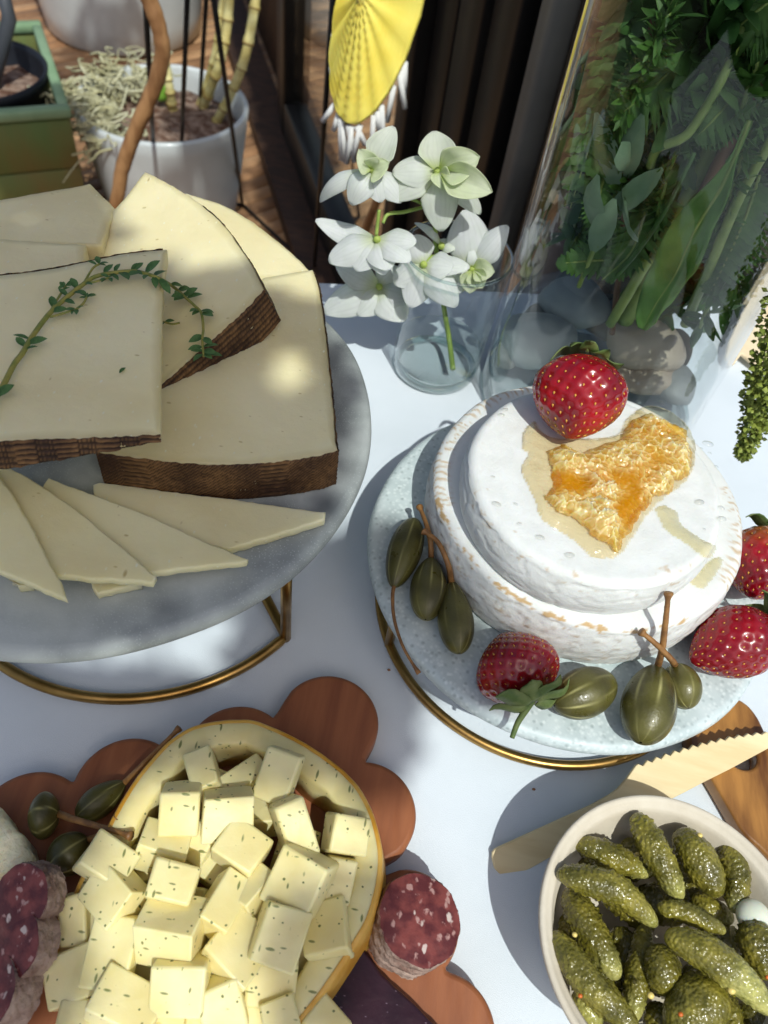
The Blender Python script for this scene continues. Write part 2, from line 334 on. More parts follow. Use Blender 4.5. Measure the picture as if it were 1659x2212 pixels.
# ================================================================== the setting: deck, door wall, table
ZD = -0.73
pd = (at(285, 290, ZD) - at(200, 312, ZD)); pd.z = 0; pd.normalize(); pn = Vector((-pd.y, pd.x, 0))
deck = structure(obj('deck', mesh('deck', *box((-.6, 2.2, ZD - .05), (9, 9, .04))), M('under_deck', lin(40, 30, 24), .9)))
PLW = .047
def plank_mesh(L):
    v, f = box((0, 0, 0), (L, PLW - .005, .022)); return bevelmesh('plank', v, f, .003, 1)
pme = [plank_mesh(4.2)]
pme[0].materials.append(m_plank)
c0 = at(300, 300, ZD)
tones = [m_plank, M('deck_plank_pale', lin(190, 150, 110), .65, lin(156, 118, 84), 14, .3, .7, 6, bump=[(90, .3, .002)]), M('deck_plank_dark', lin(152, 114, 80), .65, lin(120, 88, 62), 14, .3, .7, 6, bump=[(90, .3, .002)])]
pmes = [pme[0]]
for mm in tones[1:]:
    q = pme[0].copy(); q.materials.clear(); q.materials.append(mm); pmes.append(q)
for i in range(-26, 48):
    o = bpy.data.objects.new('plank', random.choice(pmes)); COL.objects.link(o); o.parent = deck
    c = c0 + pn * (i * PLW) + pd * random.uniform(-.04, .04)
    o.location = (c.x, c.y, ZD - .011 + random.uniform(-.001, .001)); o.rotation_euler.z = math.atan2(pd.y, pd.x)

# door wall: a plane running from beside the table away to the left
WA, WB = at(690, 470, ZD), at(596, 215, ZD); wd = (WB - WA); wd.z = 0; wd.normalize(); wn = Vector((-wd.y, wd.x, 0))   # wn points to the deck side
if wn.x > 0: wn = -wn
def wpt(s, off, z): return WA + wd * s + wn * off + Vector((0, 0, z - ZD))
def wbox(s0, s1, o0, o1, z0, z1):
    c = wpt((s0 + s1) / 2, (o0 + o1) / 2, (z0 + z1) / 2); return box(c, (s1 - s0, abs(o1 - o0), z1 - z0), math.atan2(wd.y, wd.x))
def wray(x, y):                          # where a photo point meets the wall plane: (distance along, height)
    P = atP(x, y, WA, wn); return (P - WA).dot(wd), P.z
TOPZ = 1.55
sill = structure(obj('door_sill', mesh('door_sill', *wbox(-1.28, 2.4, .0, .10, ZD + .001, ZD + .035), smooth=False), m_sill))
s_a = wray(905, 150)[0]; s_b = wray(640, 60)[0]
s_c = wray(1175, 150)[0]; s_d = wray(1262, 60)[0]
dr = thing('glass_door', 'black framed glass door standing above the dark sill', 'door', wpt((s_a + s_b) / 2, 0, ZD))
zb = ZD + .036
for nm, a in (('frame', wbox(s_a - .05, s_a, -.03, .03, zb, TOPZ)), ('frame', wbox(s_b, s_b + .06, -.03, .03, zb, TOPZ)),
              ('frame', wbox(s_a + .001, s_b - .001, -.03, .03, zb, zb + .09)), ('frame', wbox(s_a + .001, s_b - .001, -.03, .03, TOPZ - .08, TOPZ))):
    obj(nm, bevelmesh(nm, *a, .004, 1), m_black, dr)
obj('pane', mesh('pane', *wbox(s_a + .001, s_b - .001, -.004, .004, zb + .09, TOPZ - .08), smooth=False), m_pane, dr)
wl = thing('dark_wall', 'dark panelled wall with upright joints behind the small glass of orchids', 'wall', wpt(s_c, 0, ZD))
edges = np.linspace(-1.27, s_a - .052, 9)
for i in range(8):
    if edges[i] < s_c + .02 and edges[i + 1] > s_d: continue
    obj('panel', bevelmesh('panel', *wbox(edges[i] + .004, edges[i + 1] - .004, -.03, random.choice((.0, .008)), zb, TOPZ), .003, 1), m_black, wl)
obj('backing', mesh('backing', *wbox(-1.28, s_a - .052, -.06, -.032, ZD + .036, TOPZ), smooth=False), m_black, wl)
far = thing('far_door_frame', 'dark door frame at the far end of the wall', 'door frame', wpt(s_b + .4, 0, ZD))
obj('frame', bevelmesh('frame', *wbox(s_b + .062, s_b + .16, -.05, .02, zb, TOPZ), .004, 1), m_sill, far)
obj('frame', bevelmesh('frame', *wbox(s_b + .162, s_b + 1.3, -.06, -.01, zb, TOPZ), .004, 1), m_sill, far)
gp = tag(obj('wall_strip', bevelmesh('wall_strip', *wbox(s_d + .012, s_d + .012 + (s_c - s_d) * .5, .0, .03, zb, TOPZ), .004, 1), m_greystrip), 'pale grey upright strip on the dark wall left of the tall vase', 'strip')  # narrow pale grey strip, set proud of the dark panels
ind = structure(obj('indoor_floor', mesh('indoor_floor', *wbox(-1.2, 3.2, -3.2, -.07, ZD - .04, ZD - .005), smooth=False), m_indoor))

# table and cloth
tb0 = at(710, 611, 0); tb1 = at(790, 615, 0); td = (tb1 - tb0).normalized(); tn = Vector((-td.y, td.x, 0))
TC = tb0 + td * .12 - tn * .42; trz = math.atan2(td.y, td.x); TW, TD = 1.0, .84
tbl = thing('table', 'table hidden beneath the white cloth', 'table', (TC.x, TC.y, ZD))
obj('tabletop', mesh('tabletop', *box((TC.x, TC.y, -.020), (TW - .01, TD - .01, .03), trz), smooth=False), m_sill, tbl)
for sx in (-1, 1):
    for sy in (-1, 1):
        c = TC + td * sx * (TW / 2 - .06) + tn * sy * (TD / 2 - .06); obj('leg', mesh('leg', *box((c.x, c.y, ZD / 2 - .018), (.05, .05, -ZD - .036), trz), smooth=False), m_sill, tbl)
def cloth():
    nx, ny, hang = 150, 126, .26; v = []; f = []
    def prof(u, half):                       # folds a flat coordinate over the table edge
        a = abs(u)
        if a <= half: return u, 0
        d = a - half; return math.copysign(half + .004 * min(1, d / .01), u), -d
    W2, D2 = TW / 2 + .002, TD / 2 + .002
    us = np.linspace(-(W2 + hang), W2 + hang, nx); ws = np.linspace(-(D2 + hang), D2 + hang, ny)
    for b in ws:
        for a in us:
            x, z1 = prof(a, W2); y, z2 = prof(b, D2); z = z1 + z2
            if z < 0:
                k = min(1, -z / hang); fl = .012 * k * math.sin((a + b) * 26) + .01 * k
                if z1 < 0: x += math.copysign(fl, a)
                if z2 < 0: y += math.copysign(fl, b)
                z = max(z, -hang)
            else:
                z = .0006 * noise.noise(Vector((a * 9, b * 9, 0))) - .0006
            p = TC + td * x + tn * y; v.append((p.x, p.y, z - .0002))
    for j in range(ny - 1):
        for i in range(nx - 1): f.append((j * nx + i, j * nx + i + 1, (j + 1) * nx + i + 1, (j + 1) * nx + i))
    return mesh('tablecloth', v, f)
tag(obj('tablecloth', cloth(), m_cloth), 'white cloth spread over the table beneath the cheese boards', 'tablecloth')

# ------------------------------------------------------------------ cake stands
def stand(name, label, cx, cy, ztop, thk, Rp, Rr, mat, post_az, wire=.0024):
    t = thing(name, label, 'cake stand', (cx, cy, 0))
    pr = [(Rp * .3, 0), (Rp - .004, 0), (Rp - .001, thk * .25), (Rp, thk * .5), (Rp - .0006, thk * .8), (Rp - .0022, thk * .97), (Rp - .004, thk)]
    v, f = lathe(pr, 160, (cx, cy, ztop - thk))
    v = [Vector(p) + Vector((p[0] - cx, p[1] - cy, 0)) * .012 * fn(p, 22) * (1 if True else 0) for p in v]
    n0 = len(v)
    me = mesh('marble_plate', v, f)
    for q in list(me.polygons)[-2:]: q.use_smooth = False
    obj('marble_plate', me, mat, t)
    zt = ztop - thk - wire - .0002
    for z, rr in ((wire + .0004, Rr), (zt, Rr)):
        c = [Vector((cx + rr * math.cos(2 * math.pi * i / 120), cy + rr * math.sin(2 * math.pi * i / 120), z)) for i in range(120)]
        v, f = tube(c, wire, 10, closed=True); obj('base_ring' if z < .01 else 'top_ring', mesh('ring', v, f), m_gold, t)
    for a in post_az:
        x, y = cx + Rr * math.cos(R(a)), cy + Rr * math.sin(R(a))
        v, f = tube([Vector((x, y, wire * .6)), Vector((x, y, zt - wire * .3))], wire, 10); obj('leg', mesh('leg', v, f), m_gold, t)
    return t
RPX, RPY, ZR = .0938, .2316, .050
pa = at(838, 1392, .002); az_r = math.degrees(math.atan2(pa.y - RPY, pa.x - RPX))
stand('cake_stand', 'smaller pale marble cake stand on a gold wire ring, carrying the white cheese wheels', RPX, RPY, ZR, .009, .1, .0897, m_marble2, (az_r, az_r + 120, az_r + 240))
LPX, LPY, ZL = -.1365, .2345, .095
pb = at(617, 1376, .002); LRX, LRY = -.1255, .2372
def left_stand():
    t = thing('cake_stand', 'larger grey marble cake stand raised on a gold wire frame, carrying the hard cheese', 'cake stand', (LPX, LPY, 0))
    Rp, thk = .1255, .011
    v, f = lathe([(.03, 0), (Rp - .004, 0), (Rp - .001, thk * .25), (Rp, thk * .5), (Rp - .0006, thk * .8), (Rp - .0024, thk * .97), (Rp - .0045, thk)], 180, (LPX, LPY, ZL - thk))
    v = [Vector(p) + Vector((p[0] - LPX, p[1] - LPY, 0)) * .01 * fn(p, 22) for p in v]
    me = mesh('marble_plate', v, f)
    for q in list(me.polygons)[-2:]: q.use_smooth = False
    obj('marble_plate', me, m_marble, t)
    wire, zt = .0027, ZL - thk - .003
    # two curved sides meet the corner posts, the back side is straight
    rad = (pb - Vector((LRX, LRY, pb.z))).length; a1 = math.atan2(pb.y - LRY, pb.x - LRX); a0 = a1 - R(150)
    arc = [Vector((LRX + rad * math.cos(a0 + (a1 - a0) * i / 60), LRY + rad * math.sin(a0 + (a1 - a0) * i / 60), 0)) for i in range(61)]
    back = Vector((LRX - .02, LRY + .09, 0))
    for z, nm in ((wire + .0004, 'base_ring'), (zt, 'top_ring')):
        loop = [p + Vector((0, 0, z)) for p in arc] + [arc[-1].lerp(back, k / 12) + Vector((0, 0, z)) for k in range(1, 12)] + [back.lerp(arc[0], k / 12) + Vector((0, 0, z)) for k in range(0, 12)]
        v, f = tube(loop, wire, 10, closed=True); obj(nm, mesh(nm, v, f), m_gold, t)
    for p in (arc[0], arc[-1], back):
        v, f = tube([p + Vector((0, 0, .001)), p + Vector((0, 0, zt))], wire, 10); obj('leg', mesh('leg', v, f), m_gold, t)
left_stand()

# ================================================================== hard cheese on the left stand
def rindstrip(poly, down, parent, style, proud=.0007, flip=1, taper=None, name='rind'):
    P = resample([Vector(p) for p in poly], .0006, closed=False); n = len(P); m = 26; up = -down.normalized()
    # smooth the line a little
    for _ in range(3): P = [P[0]] + [(P[i - 1] + P[i] * 2 + P[i + 1]) / 4 for i in range(1, n - 1)] + [P[-1]]
    v = []; c = []; s = 0; H = down.length
    dark = np.array(lin(66, 43, 28)); tan = np.array(lin(150, 112, 70)); deep = np.array(lin(30, 19, 13))
    for i in range(n):
        t = (P[min(i + 1, n - 1)] - P[max(i - 1, 0)]).normalized(); o = t.cross(up) * flip
        if i: s += (P[i] - P[i - 1]).length
        tp = taper(P[i]) if taper else 1.0
        for j in range(m):
            k = j / (m - 1); y = k * H * tp
            if style == 'herring':
                cell = math.floor(s / .011); ph = s + .0009 * fn((s * 60, y * 60, 3)); w_ = (ph * (1 if cell % 2 else -1) * 1.1 + y * 1.25)
                h = .5 + .5 * math.sin(w_ * 2 * math.pi / .0022)
                if cell % 5 == 2: h = .5 + .5 * math.sin(y * 2 * math.pi / .0024)
            elif style == 'ridge':
                h = .5 + .5 * math.sin(y * 2 * math.pi / .0028); h *= .55 + .45 * (math.sin(s * 2 * math.pi / .0016 + math.floor(y / .0028) * 2.1) > -.2)
            else:
                cell = math.floor(s / .007); h = (.5 + .5 * math.sin(y * 2 * math.pi / .0026)) * (.5 + .5 * math.sin(s * 2 * math.pi / .0014)) if cell % 2 else .5 + .5 * math.sin((y + .001 * fn((s * 80, y * 80, 0))) * 2 * math.pi / .0022)
            g = fn((s * 420, y * 420, 1.7)); big = fn((s * 60, y * 60, 4.2))
            h2 = max(0, min(1, h * .8 + .25 * g + .1))
            edge = min(1, k / .03, (1 - k) / .04)
            dp = proud * (.25 + h2) * edge + .0002 * g
            v.append(P[i] + down * (k * tp * .995 + .004) + o * dp - (up * .0005 * g if j == 0 else Vector((0, 0, 0))))
            mixv = max(0, min(1, h2 * .8 + .6 * big - .22)); col = dark * (1 - mixv) + tan * mixv
            if h2 < .3: col = col * .5 + deep * .5
            c.append(col)
    f = [(i * m + j, (i + 1) * m + j, (i + 1) * m + j + 1, i * m + j + 1) for i in range(n - 1) for j in range(m - 1)]
    if flip > 0: f = [q[::-1] for q in f]
    return obj(name, mesh(name, v, f, cols=c), m_rind, parent)
def z4(x, y): return (x * .5, 365 + y * .5)
def z5(x, y): return (x * .5, 896 + y * .5)
def base_of(pts, z):
    c = sum((Vector(p) for p in pts), Vector()) / len(pts); return (c.x, c.y, z)

# front right wedge, lying flat on the marble
T1 = ZL + .0225
pxF = [z5(1462, 152), z5(1400, 172), z5(1300, 190), z5(1200, 203), z5(1100, 211), z5(1000, 215), z5(900, 215), z5(800, 209), z5(700, 199), z5(550, 180), z5(415, 163)]
pxR = [z4(1352, 432), z4(1372, 480), z4(1385, 540), z4(1398, 620), z4(1410, 720), z4(1420, 820), z4(1432, 930), z4(1442, 1040), z5(1452, 110), z5(1462, 152)]
F1 = [at(*p, T1) for p in pxF]; R1 = [at(*p, T1) for p in pxR]
top1 = [at(*z4(1140, 466), T1), at(*z4(1240, 448), T1)] + R1[:-1] + F1 + [at(290, 800, T1), at(430, 690, T1)]
d1 = Vector((0, 0, -.0223))
t = thing('cheese_wedge', 'large flat cheese wedge with herringbone dark rind, right side of the grey stand', 'cheese', base_of(top1, ZL))
slab('paste', top1, d1, m_manchego, t, rim=1)
rindstrip(F1, d1, t, 'herring', flip=-1); rindstrip(R1, d1, t, 'basket', flip=-1)
# slice behind it
T4 = ZL + .0205
top4 = [at(*z4(x, y), T4) for x, y in ((800, 100), (860, 118), (940, 142), (1020, 180), (1100, 230), (1170, 285), (1240, 340), (1300, 395), (1340, 440), (1250, 470), (1120, 480), (1000, 420), (840, 240))]
t = thing('cheese_wedge', 'pale curved cheese slice farthest back, between the tilted wedge and the flat wedge', 'cheese', base_of(top4, ZL))
slab('paste', top4, Vector((0, 0, -.0203)), m_manchego, t, rim=1)
# tilted middle wedge
A2 = at(570, 625, .1415); B2 = at(606, 694, .1215); dn2 = (B2 - A2); n2 = -dn2.normalized()
px2 = [(625, 8), (690, 38), (750, 72), (815, 110), (870, 152), (920, 192), (960, 232), (1005, 288), (1040, 340), (1075, 390), (1105, 440), (1140, 520)]
pb2 = [(1140, 520), (1095, 572), (1050, 618), (1000, 664), (950, 708), (850, 798), (770, 868), (640, 985)]
E2 = [atP(*z4(*p), A2, n2) for p in px2]; F2 = [atP(*z4(*p), A2, n2) for p in pb2]
top2 = E2[:-1] + F2 + [atP(*z4(330, 600), A2, n2), atP(*z4(290, 440), A2, n2), atP(*z4(350, 345), A2, n2), atP(*z4(420, 255), A2, n2), atP(*z4(480, 182), A2, n2), atP(*z4(550, 108), A2, n2), atP(*z4(590, 50), A2, n2)]
t = thing('cheese_wedge', 'tilted cheese wedge in the middle of the pile, ridged brown rind to the right', 'cheese', base_of(top2, T1))
slab('paste', top2, dn2, m_manchego, t, rim=1)
rindstrip(F2, dn2, t, 'ridge', flip=-1); rindstrip(E2[4:], dn2, t, 'basket', flip=-1, proud=.0004)
# front left slab on top
T3 = .148
px3r = [(361, 537), (352, 600), (349, 700), (348, 800), (348, 900), (347, 938)]
px3f = [(347, 938), (300, 941), (240, 944), (160, 947), (80, 949), (0, 952), (-110, 955)]
top3 = [at(x, y, T3) for x, y in [(-110, 612), (0, 592), (60, 586), (120, 577), (200, 560), (260, 547), (320, 540)] + px3r[:-1] + px3f]
F3 = [at(x, y, T3) for x, y in px3f]
xr = at(347, 938, T3).x; xl = at(0, 952, T3).x
tap = lambda p: max(.22, min(1.0, .22 + .78 * (xr - p.x) / (xr - xl)))
d3 = Vector((0, -.002, -.0125))
t = thing('cheese_wedge', 'cheese slab at the front left of the pile with the thyme sprig on it', 'cheese', base_of(top3, T3 - .0125))
slab('paste', top3, d3, m_manchego, t, rim=1, taper=tap)
rindstrip(F3, d3, t, 'basket', flip=-1, taper=tap, proud=.0011)
B3 = [at(x, y, T3) for x, y in [(-110, 612), (0, 592), (60, 586), (120, 577), (200, 560), (260, 547), (320, 540), (352, 536)]]
rindstrip(B3, d3, t, 'basket', flip=-1, taper=tap, proud=.0004)
# two slices at the back left
T5, T6 = ZL + .033, ZL + .037
top5 = [at(*z4(x, y), T5) for x, y in ((-200, 165), (0, 130), (100, 112), (190, 95), (300, 78), (390, 60), (415, 85), (450, 118), (500, 168), (440, 330), (-200, 330))]
t = thing('cheese_wedge', 'cheese piece at the back left of the pile with a clean cut upper edge', 'cheese', base_of(top5, ZL))
slab('paste', top5, Vector((0, 0, -.0325)), m_manchego, t, rim=1)
top6 = [at(*z4(x, y), T6) for x, y in ((-200, 290), (0, 298), (150, 309), (260, 318), (372, 324), (360, 480), (-200, 520))]
t = thing('cheese_wedge', 'cheese piece squeezed between the back left piece and the slab with thyme', 'cheese', base_of(top6, ZL))
slab('paste', top6, Vector((0, 0, -.0365)), m_manchego, t, rim=1)

# fan of thin triangular slices in front
fan = [
 ([(400, 300), (430, 288), (700, 325), (1000, 362), (1200, 392), (1290, 404), (1408, 421), (1402, 452), (1290, 488), (1120, 540), (990, 578), (700, 520), (405, 348)], .0048, .0046, 'greenish thin cheese triangle farthest right in the fan, pointing to the stand edge'),
 ([(380, 690), (395, 700), (560, 712), (610, 730), (500, 752), (418, 774), (398, 745)], .0046, .0042, 'corner of a cheese slice peeping out beneath the fan of triangles'),
 ([(40, 690), (45, 705), (130, 725), (140, 740), (80, 744)], .0046, .0042, 'small cheese tip showing below the leftmost triangle of the fan'),
 ([(182, 310), (208, 272), (420, 350), (640, 432), (860, 535), (1072, 622), (1066, 636), (955, 646), (790, 664), (640, 684), (400, 560), (190, 330)], .0088, .0038, 'thin cheese triangle second from the right in the fan'),
 ([(-10, 230), (20, 214), (160, 292), (300, 385), (480, 530), (672, 696), (662, 726), (560, 716), (380, 706), (240, 692), (100, 500), (-20, 300)], .0126, .0036, 'thin cheese triangle third from the right in the fan'),
 ([(-120, 150), (0, 268), (60, 350), (140, 490), (215, 640), (262, 720), (287, 797), (240, 780), (120, 725), (0, 678), (-120, 640)], .0166, .0034, 'thin cheese triangle at the left edge of the fan, cut by the picture edge')]
for pts, dz, th, lab in fan:
    top = [at(*z5(*p), ZL + dz) for p in pts]
    tag(slab('cheese_slice', top, Vector((0, 0, -th)), m_manchego, bev=.0007, step=.002, jit=.00025, rim=0), lab, 'cheese slice')

# ------------------------------------------------------------------ thyme sprig
def leafmesh(name, L, W, fold=.25, curl=.2, n=5):
    v = []; f = []
    for i in range(n + 1):
        t = i / n; w_ = W * math.sin(math.pi * min(1, t * .96 + .03)) ** .8; z = curl * L * (t * t - t) * -1
        v += [(t * L, -w_ / 2, z + fold * w_ * .5), (t * L, 0, z), (t * L, w_ / 2, z + fold * w_ * .5)]
    for i in range(n):
        for k in range(2): f.append((i * 3 + k, i * 3 + k + 1, i * 3 + 4 + k, i * 3 + 3 + k))
    return mesh(name, v, f)
def zsurf(x, y):
    if x < 352: return T3 + .0022
    return atP(x, y, A2, n2).z + .0035
spx = [(-40, 900), (0, 845), (30, 788), (48, 764), (69, 728), (102, 683), (135, 650), (180, 614), (210, 596), (264, 587), (300, 587), (345, 602), (375, 620), (400, 642), (420, 660), (435, 677), (439, 710), (437, 735), (440, 770)]
sp = spline([at(x, y, zsurf(x, y) + .0008) for x, y in spx], 90)
th = thing('thyme_sprig', 'green thyme sprig curving over the cheese slabs', 'herb', sp[10])
v, f = tube(sp, [.0011 - .0006 * i / 89 for i in range(90)], 8); obj('stem', mesh('stem', v, f), m_thymestem, th)
lm = [leafmesh('leaf', .0042, .0022), leafmesh('leaf', .0036, .0016, .35), leafmesh('leaf', .0031, .0013, .3)]
for q in lm: q.materials.append(m_thyme)
lpos = [0.045, .045, .19, .2, .21, .22, .30, .31, .34, .35, .37, .38, .40, .47, .48, .49, .5, .535, .54, .55, .57, .575, .59, .6, .605, .61, .615, .62, .66, .69, .70, .71, .72, .725, .73, .735, .82, .825, .83, .835, .93, .935, .94, .97, .975, .98, .985, .99, 1, 1]
def put_leaf(P, direction, me, parent, s=1.0, lift=.25):
    o = bpy.data.objects.new('leaf', me); COL.objects.link(o); o.parent = parent
    x = direction.normalized(); x = (x + Vector((0, 0, lift))).normalized(); z = Vector((random.uniform(-.3, .3), random.uniform(-.3, .3), 1)); y = z.cross(x).normalized(); z = x.cross(y)
    m = Matrix(((x.x, y.x, z.x, 0), (x.y, y.y, z.y, 0), (x.z, y.z, z.z, 0), (0, 0, 0, 1)))
    o.matrix_local = Matrix.Translation(P - Vector(parent.location)) @ m @ Matrix.Scale(s, 4)
for i, u in enumerate(lpos):
    k = min(88, int(u * 89)); P = sp[k]; tdir = (sp[k + 1] - sp[k]).normalized()
    side = (1 if i % 2 else -1); a = R(side * random.uniform(35, 95)); d = Matrix.Rotation(a, 3, 'Z') @ tdir
    put_leaf(P, d, random.choice(lm[:2] if u > .4 else lm), th, random.uniform(1.4, 2.0), random.uniform(.05, .35))
for a, b, c in (((104, 680), (125, 645), (142, 617)), ((108, 685), (145, 674), (165, 668)), ((182, 610), (200, 580), (215, 570)), ((165, 668), (180, 655), (188, 640)), ((190, 612), (215, 606), (236, 600)), ((388, 697), (372, 700), (352, 695))):
    P3 = [at(x, y, zsurf(x, y) + .001) for x, y in (a, b, c)]; q = spline(P3, 10); v, f = tube(q, .00045, 6); obj('stem', mesh('stem', v, f), m_thymestem, th)
    for kk in range(5): put_leaf(q[-1 - (kk // 2)], Vector((random.uniform(-1, 1), random.uniform(-1, 1), 0)), lm[kk % 3], th, random.uniform(.8, 1.2), .15)
P = at(258, 806, T3 + .0004); q = at(275, 790, T3 + .0004)
lo = bpy.data.objects.new('thyme_leaf', lm[1]); COL.objects.link(lo); tag(lo, 'single loose thyme leaf lying on the front left cheese slab', 'leaf')
dd = q - P; lo.matrix_local = Matrix.Translation(P) @ Matrix.Rotation(math.atan2(dd.y, dd.x), 4, 'Z')

# ================================================================== white cheese wheels on the right stand
def wheel(name, label, cx, cy, z0, z1, Rw, seedo, tanfun, rough=.0006):
    n = 420; H = z1 - z0; prof = []
    bev = .0045 if H > .03 else .0042
    for i in range(5): prof.append((Rw * (.5 + .5 * i / 4) - (.004 if i == 4 else .004), 0.0))
    for i in range(8): a = -math.pi / 2 + (i + 1) / 8 * math.pi / 2; prof.append((Rw - .004 + .004 * math.cos(a), .004 + .004 * math.sin(a)))
    for i in range(1, 18): prof.append((Rw + .0012 * math.sin(math.pi * i / 18), .004 + (H - bev - .004) * i / 18))
    for i in range(0, 12): a = i / 11 * math.pi / 2; prof.append((Rw - bev + bev * math.cos(a), H - bev + bev * math.sin(a)))
    for i in range(1, 60): prof.append(((Rw - bev) * (1 - i / 60), H))
    v = []; c = []; white = np.array((.75, .765, .735)); tan = np.array(lin(192, 160, 112)); crk = np.array(lin(150, 132, 112))
    for r_, z in prof:
        for k in range(n):
            a = 2 * math.pi * k / n; x, y = r_ * math.cos(a), r_ * math.sin(a)
            side = max(0, min(1, 1 - (z - .0) / (H * .93))) if r_ > Rw * .93 else 0
            wob = 1 + .012 * fn((math.cos(a) * 1.3, math.sin(a) * 1.3, seedo)) + .006 * fn((math.cos(a) * 4, math.sin(a) * 4, seedo + 3))
            g = fn((x * 150, y * 150, z * 320 + seedo)); g2 = fn((x * 420, y * 420, z * 700 + seedo))
            rid = 1 - abs(fn((x * 60, y * 60, z * 150 + seedo + 7))) * 2.6
            onside = 1.0 if (z < H - bev * .6 and r_ > Rw * .9) else 0
            dsp = rough * (.5 * g + .3 * g2) * (1 if onside else .35) - (.0004 * max(0, rid - .75) / .25 if onside else 0)
            if onside: x, y = x * (wob + dsp / Rw), y * (wob + dsp / Rw); zz = z
            else: x, y = x * wob, y * wob; zz = z + dsp * .5 + .0005 * fn((x * 30, y * 30, seedo))
            v.append((cx + x, cy + y, z0 + zz))
            tn_ = tanfun(r_ / Rw, z / H, a, g, g2); col = white * (1 - tn_) + tan * tn_
            if onside:
                ck = max(0, rid - .86) / .14 * .8 + max(0, g2 * 1.1 + g * .5 - .3) * 1.4; ck = min(.75, ck * (.55 if H > .03 else .22)); col = col * (1 - ck) + crk * ck
            c.append(col)
    m = len(prof); f = []
    for i in range(m - 1):
        for k in range(n): l = (k + 1) % n; f.append((i * n + k, i * n + l, (i + 1) * n + l, (i + 1) * n + k))
    f.append(tuple(range(n - 1, -1, -1))); f.append(tuple((m - 1) * n + k for k in range(n)))
    return tag(obj(name, mesh(name, v, f, cols=c), m_brie), label, 'cheese wheel')
def tan_low(rr, zz, a, g, g2):
    e = math.exp(-((rr - .985) / .018) ** 2) * (1 if zz > .75 else 0); base = 0
    deg = math.degrees(a) % 360
    if rr > .86 and zz > .8:
        tick = .5 + .5 * math.sin(a * 118 + 5 * g + 3 * math.sin(a * 9))
        if 105 < deg < 200 or deg > 325 or deg < 15: base = max(0, (tick - .55)) * 1.8 * max(0, min(1, (rr - .885) / .04)) * (1 if g2 + g > -.35 else 0) * (1 if rr < 1.0 else 0)
        if 195 < deg < 305: base = max(base, max(0, min(1, (e * .95 + g * .8 + g2 * .9 - .85) * 3.2)))
    if zz < .8 and rr > .9: base = max(0, min(.5, g * .8 + g2 * .5 - .25))
    return max(0, min(.95, base))
def tan_up(rr, zz, a, g, g2):
    deg = math.degrees(a) % 360
    if rr > .88 and zz > .7: return max(0, min(.6, (g + g2 * .7 - .42) * 2)) * (1 if 200 < deg < 345 else .2)
    return 0
ZB1, ZB2 = .083, .108
wheel('brie', 'larger white rind cheese wheel lying on the pale marble stand', .0940, .2450, ZR, ZB1, .0745, 1.3, tan_low)
BX, BY, BR = .0882, .2310, .0562
wheel('brie', 'smaller white rind cheese wheel stacked on the larger one, honeycomb on top', BX, BY, ZB1 - .0004, ZB2, BR, 9.1, tan_up, .00035)

# honeycomb
def hz(x, y): return (995 + .4 * x, 597 + .4 * y)
comb_px = [(460, 940), (560, 900), (640, 955), (760, 905), (860, 875), (920, 770), (1010, 740), (1080, 770), (1160, 800), (1230, 830), (1225, 900), (1260, 960), (1240, 1070), (1170, 1110), (1130, 1180), (1050, 1190), (1000, 1260), (950, 1330), (930, 1390), (880, 1410), (850, 1500), (780, 1440), (700, 1390), (620, 1310), (520, 1270), (450, 1200), (500, 1120), (480, 1020)]
pool_px = [(400, 780), (345, 840), (340, 930), (368, 962), (330, 1040), (360, 1120), (410, 1220), (440, 1310), (560, 1390), (640, 1450), (700, 1510), (780, 1522), (860, 1504), (935, 1400), (1000, 1300), (1090, 1205), (1200, 1120), (1250, 1050), (1265, 950), (1235, 830), (1140, 740), (1000, 705), (900, 775), (840, 860), (600, 880), (460, 860)]
def inside(x, y, poly):
    r_ = False; j = len(poly) - 1
    for i in range(len(poly)):
        if (poly[i].y > y) != (poly[j].y > y) and x < (poly[j].x - poly[i].x) * (y - poly[i].y) / (poly[j].y - poly[i].y) + poly[i].x: r_ = not r_
        j = i
    return r_
def segdist(x, y, poly):
    p = np.array([(q.x, q.y) for q in poly]); q = np.roll(p, -1, 0); d = q - p; t_ = np.clip(((x - p[:, 0]) * d[:, 0] + (y - p[:, 1]) * d[:, 1]) / (d ** 2).sum(1), 0, 1)
    e = p + d * t_[:, None]; return np.hypot(e[:, 0] - x, e[:, 1] - y).min()
def film(name, px, z, h, mat, parent=None, step=.0009, edge=.0025, conv=hz, wav=1.0):
    poly = [at(*conv(*p), z) for p in px]; poly = resample(spline(poly + [poly[0]], len(poly) * 6)[:-1], .002)
    xs = np.arange(min(p.x for p in poly), max(p.x for p in poly) + step, step); ys = np.arange(min(p.y for p in poly), max(p.y for p in poly) + step, step)
    idx = {}; v = []; f = []
    for j, y in enumerate(ys):
        for i, x in enumerate(xs):
            ins = inside(x, y, poly); d = segdist(x, y, poly)
            if ins or d < step * .8:
                hh = h * math.sqrt(min(1, (d if ins else 0) / edge)) * (1 + .35 * wav * fn((x * 120, y * 120, 0))); idx[i, j] = len(v); v.append((x, y, z + .0001 + hh))
    for (i, j), a in idx.items():
        q = [(i, j), (i + 1, j), (i + 1, j + 1), (i, j + 1)]
        if all(k in idx for k in q): f.append(tuple(idx[k] for k in q))
    return obj(name, mesh(name, v, f), mat, parent)
hc0 = at(*hz(800, 1100), ZB2)
hc = thing('honeycomb', 'golden chunk of honeycomb on the smaller white cheese wheel', 'honeycomb', (hc0.x, hc0.y, ZB2))
film('honey_pool', pool_px, ZB2 + .0006, .0022, m_honey, hc)
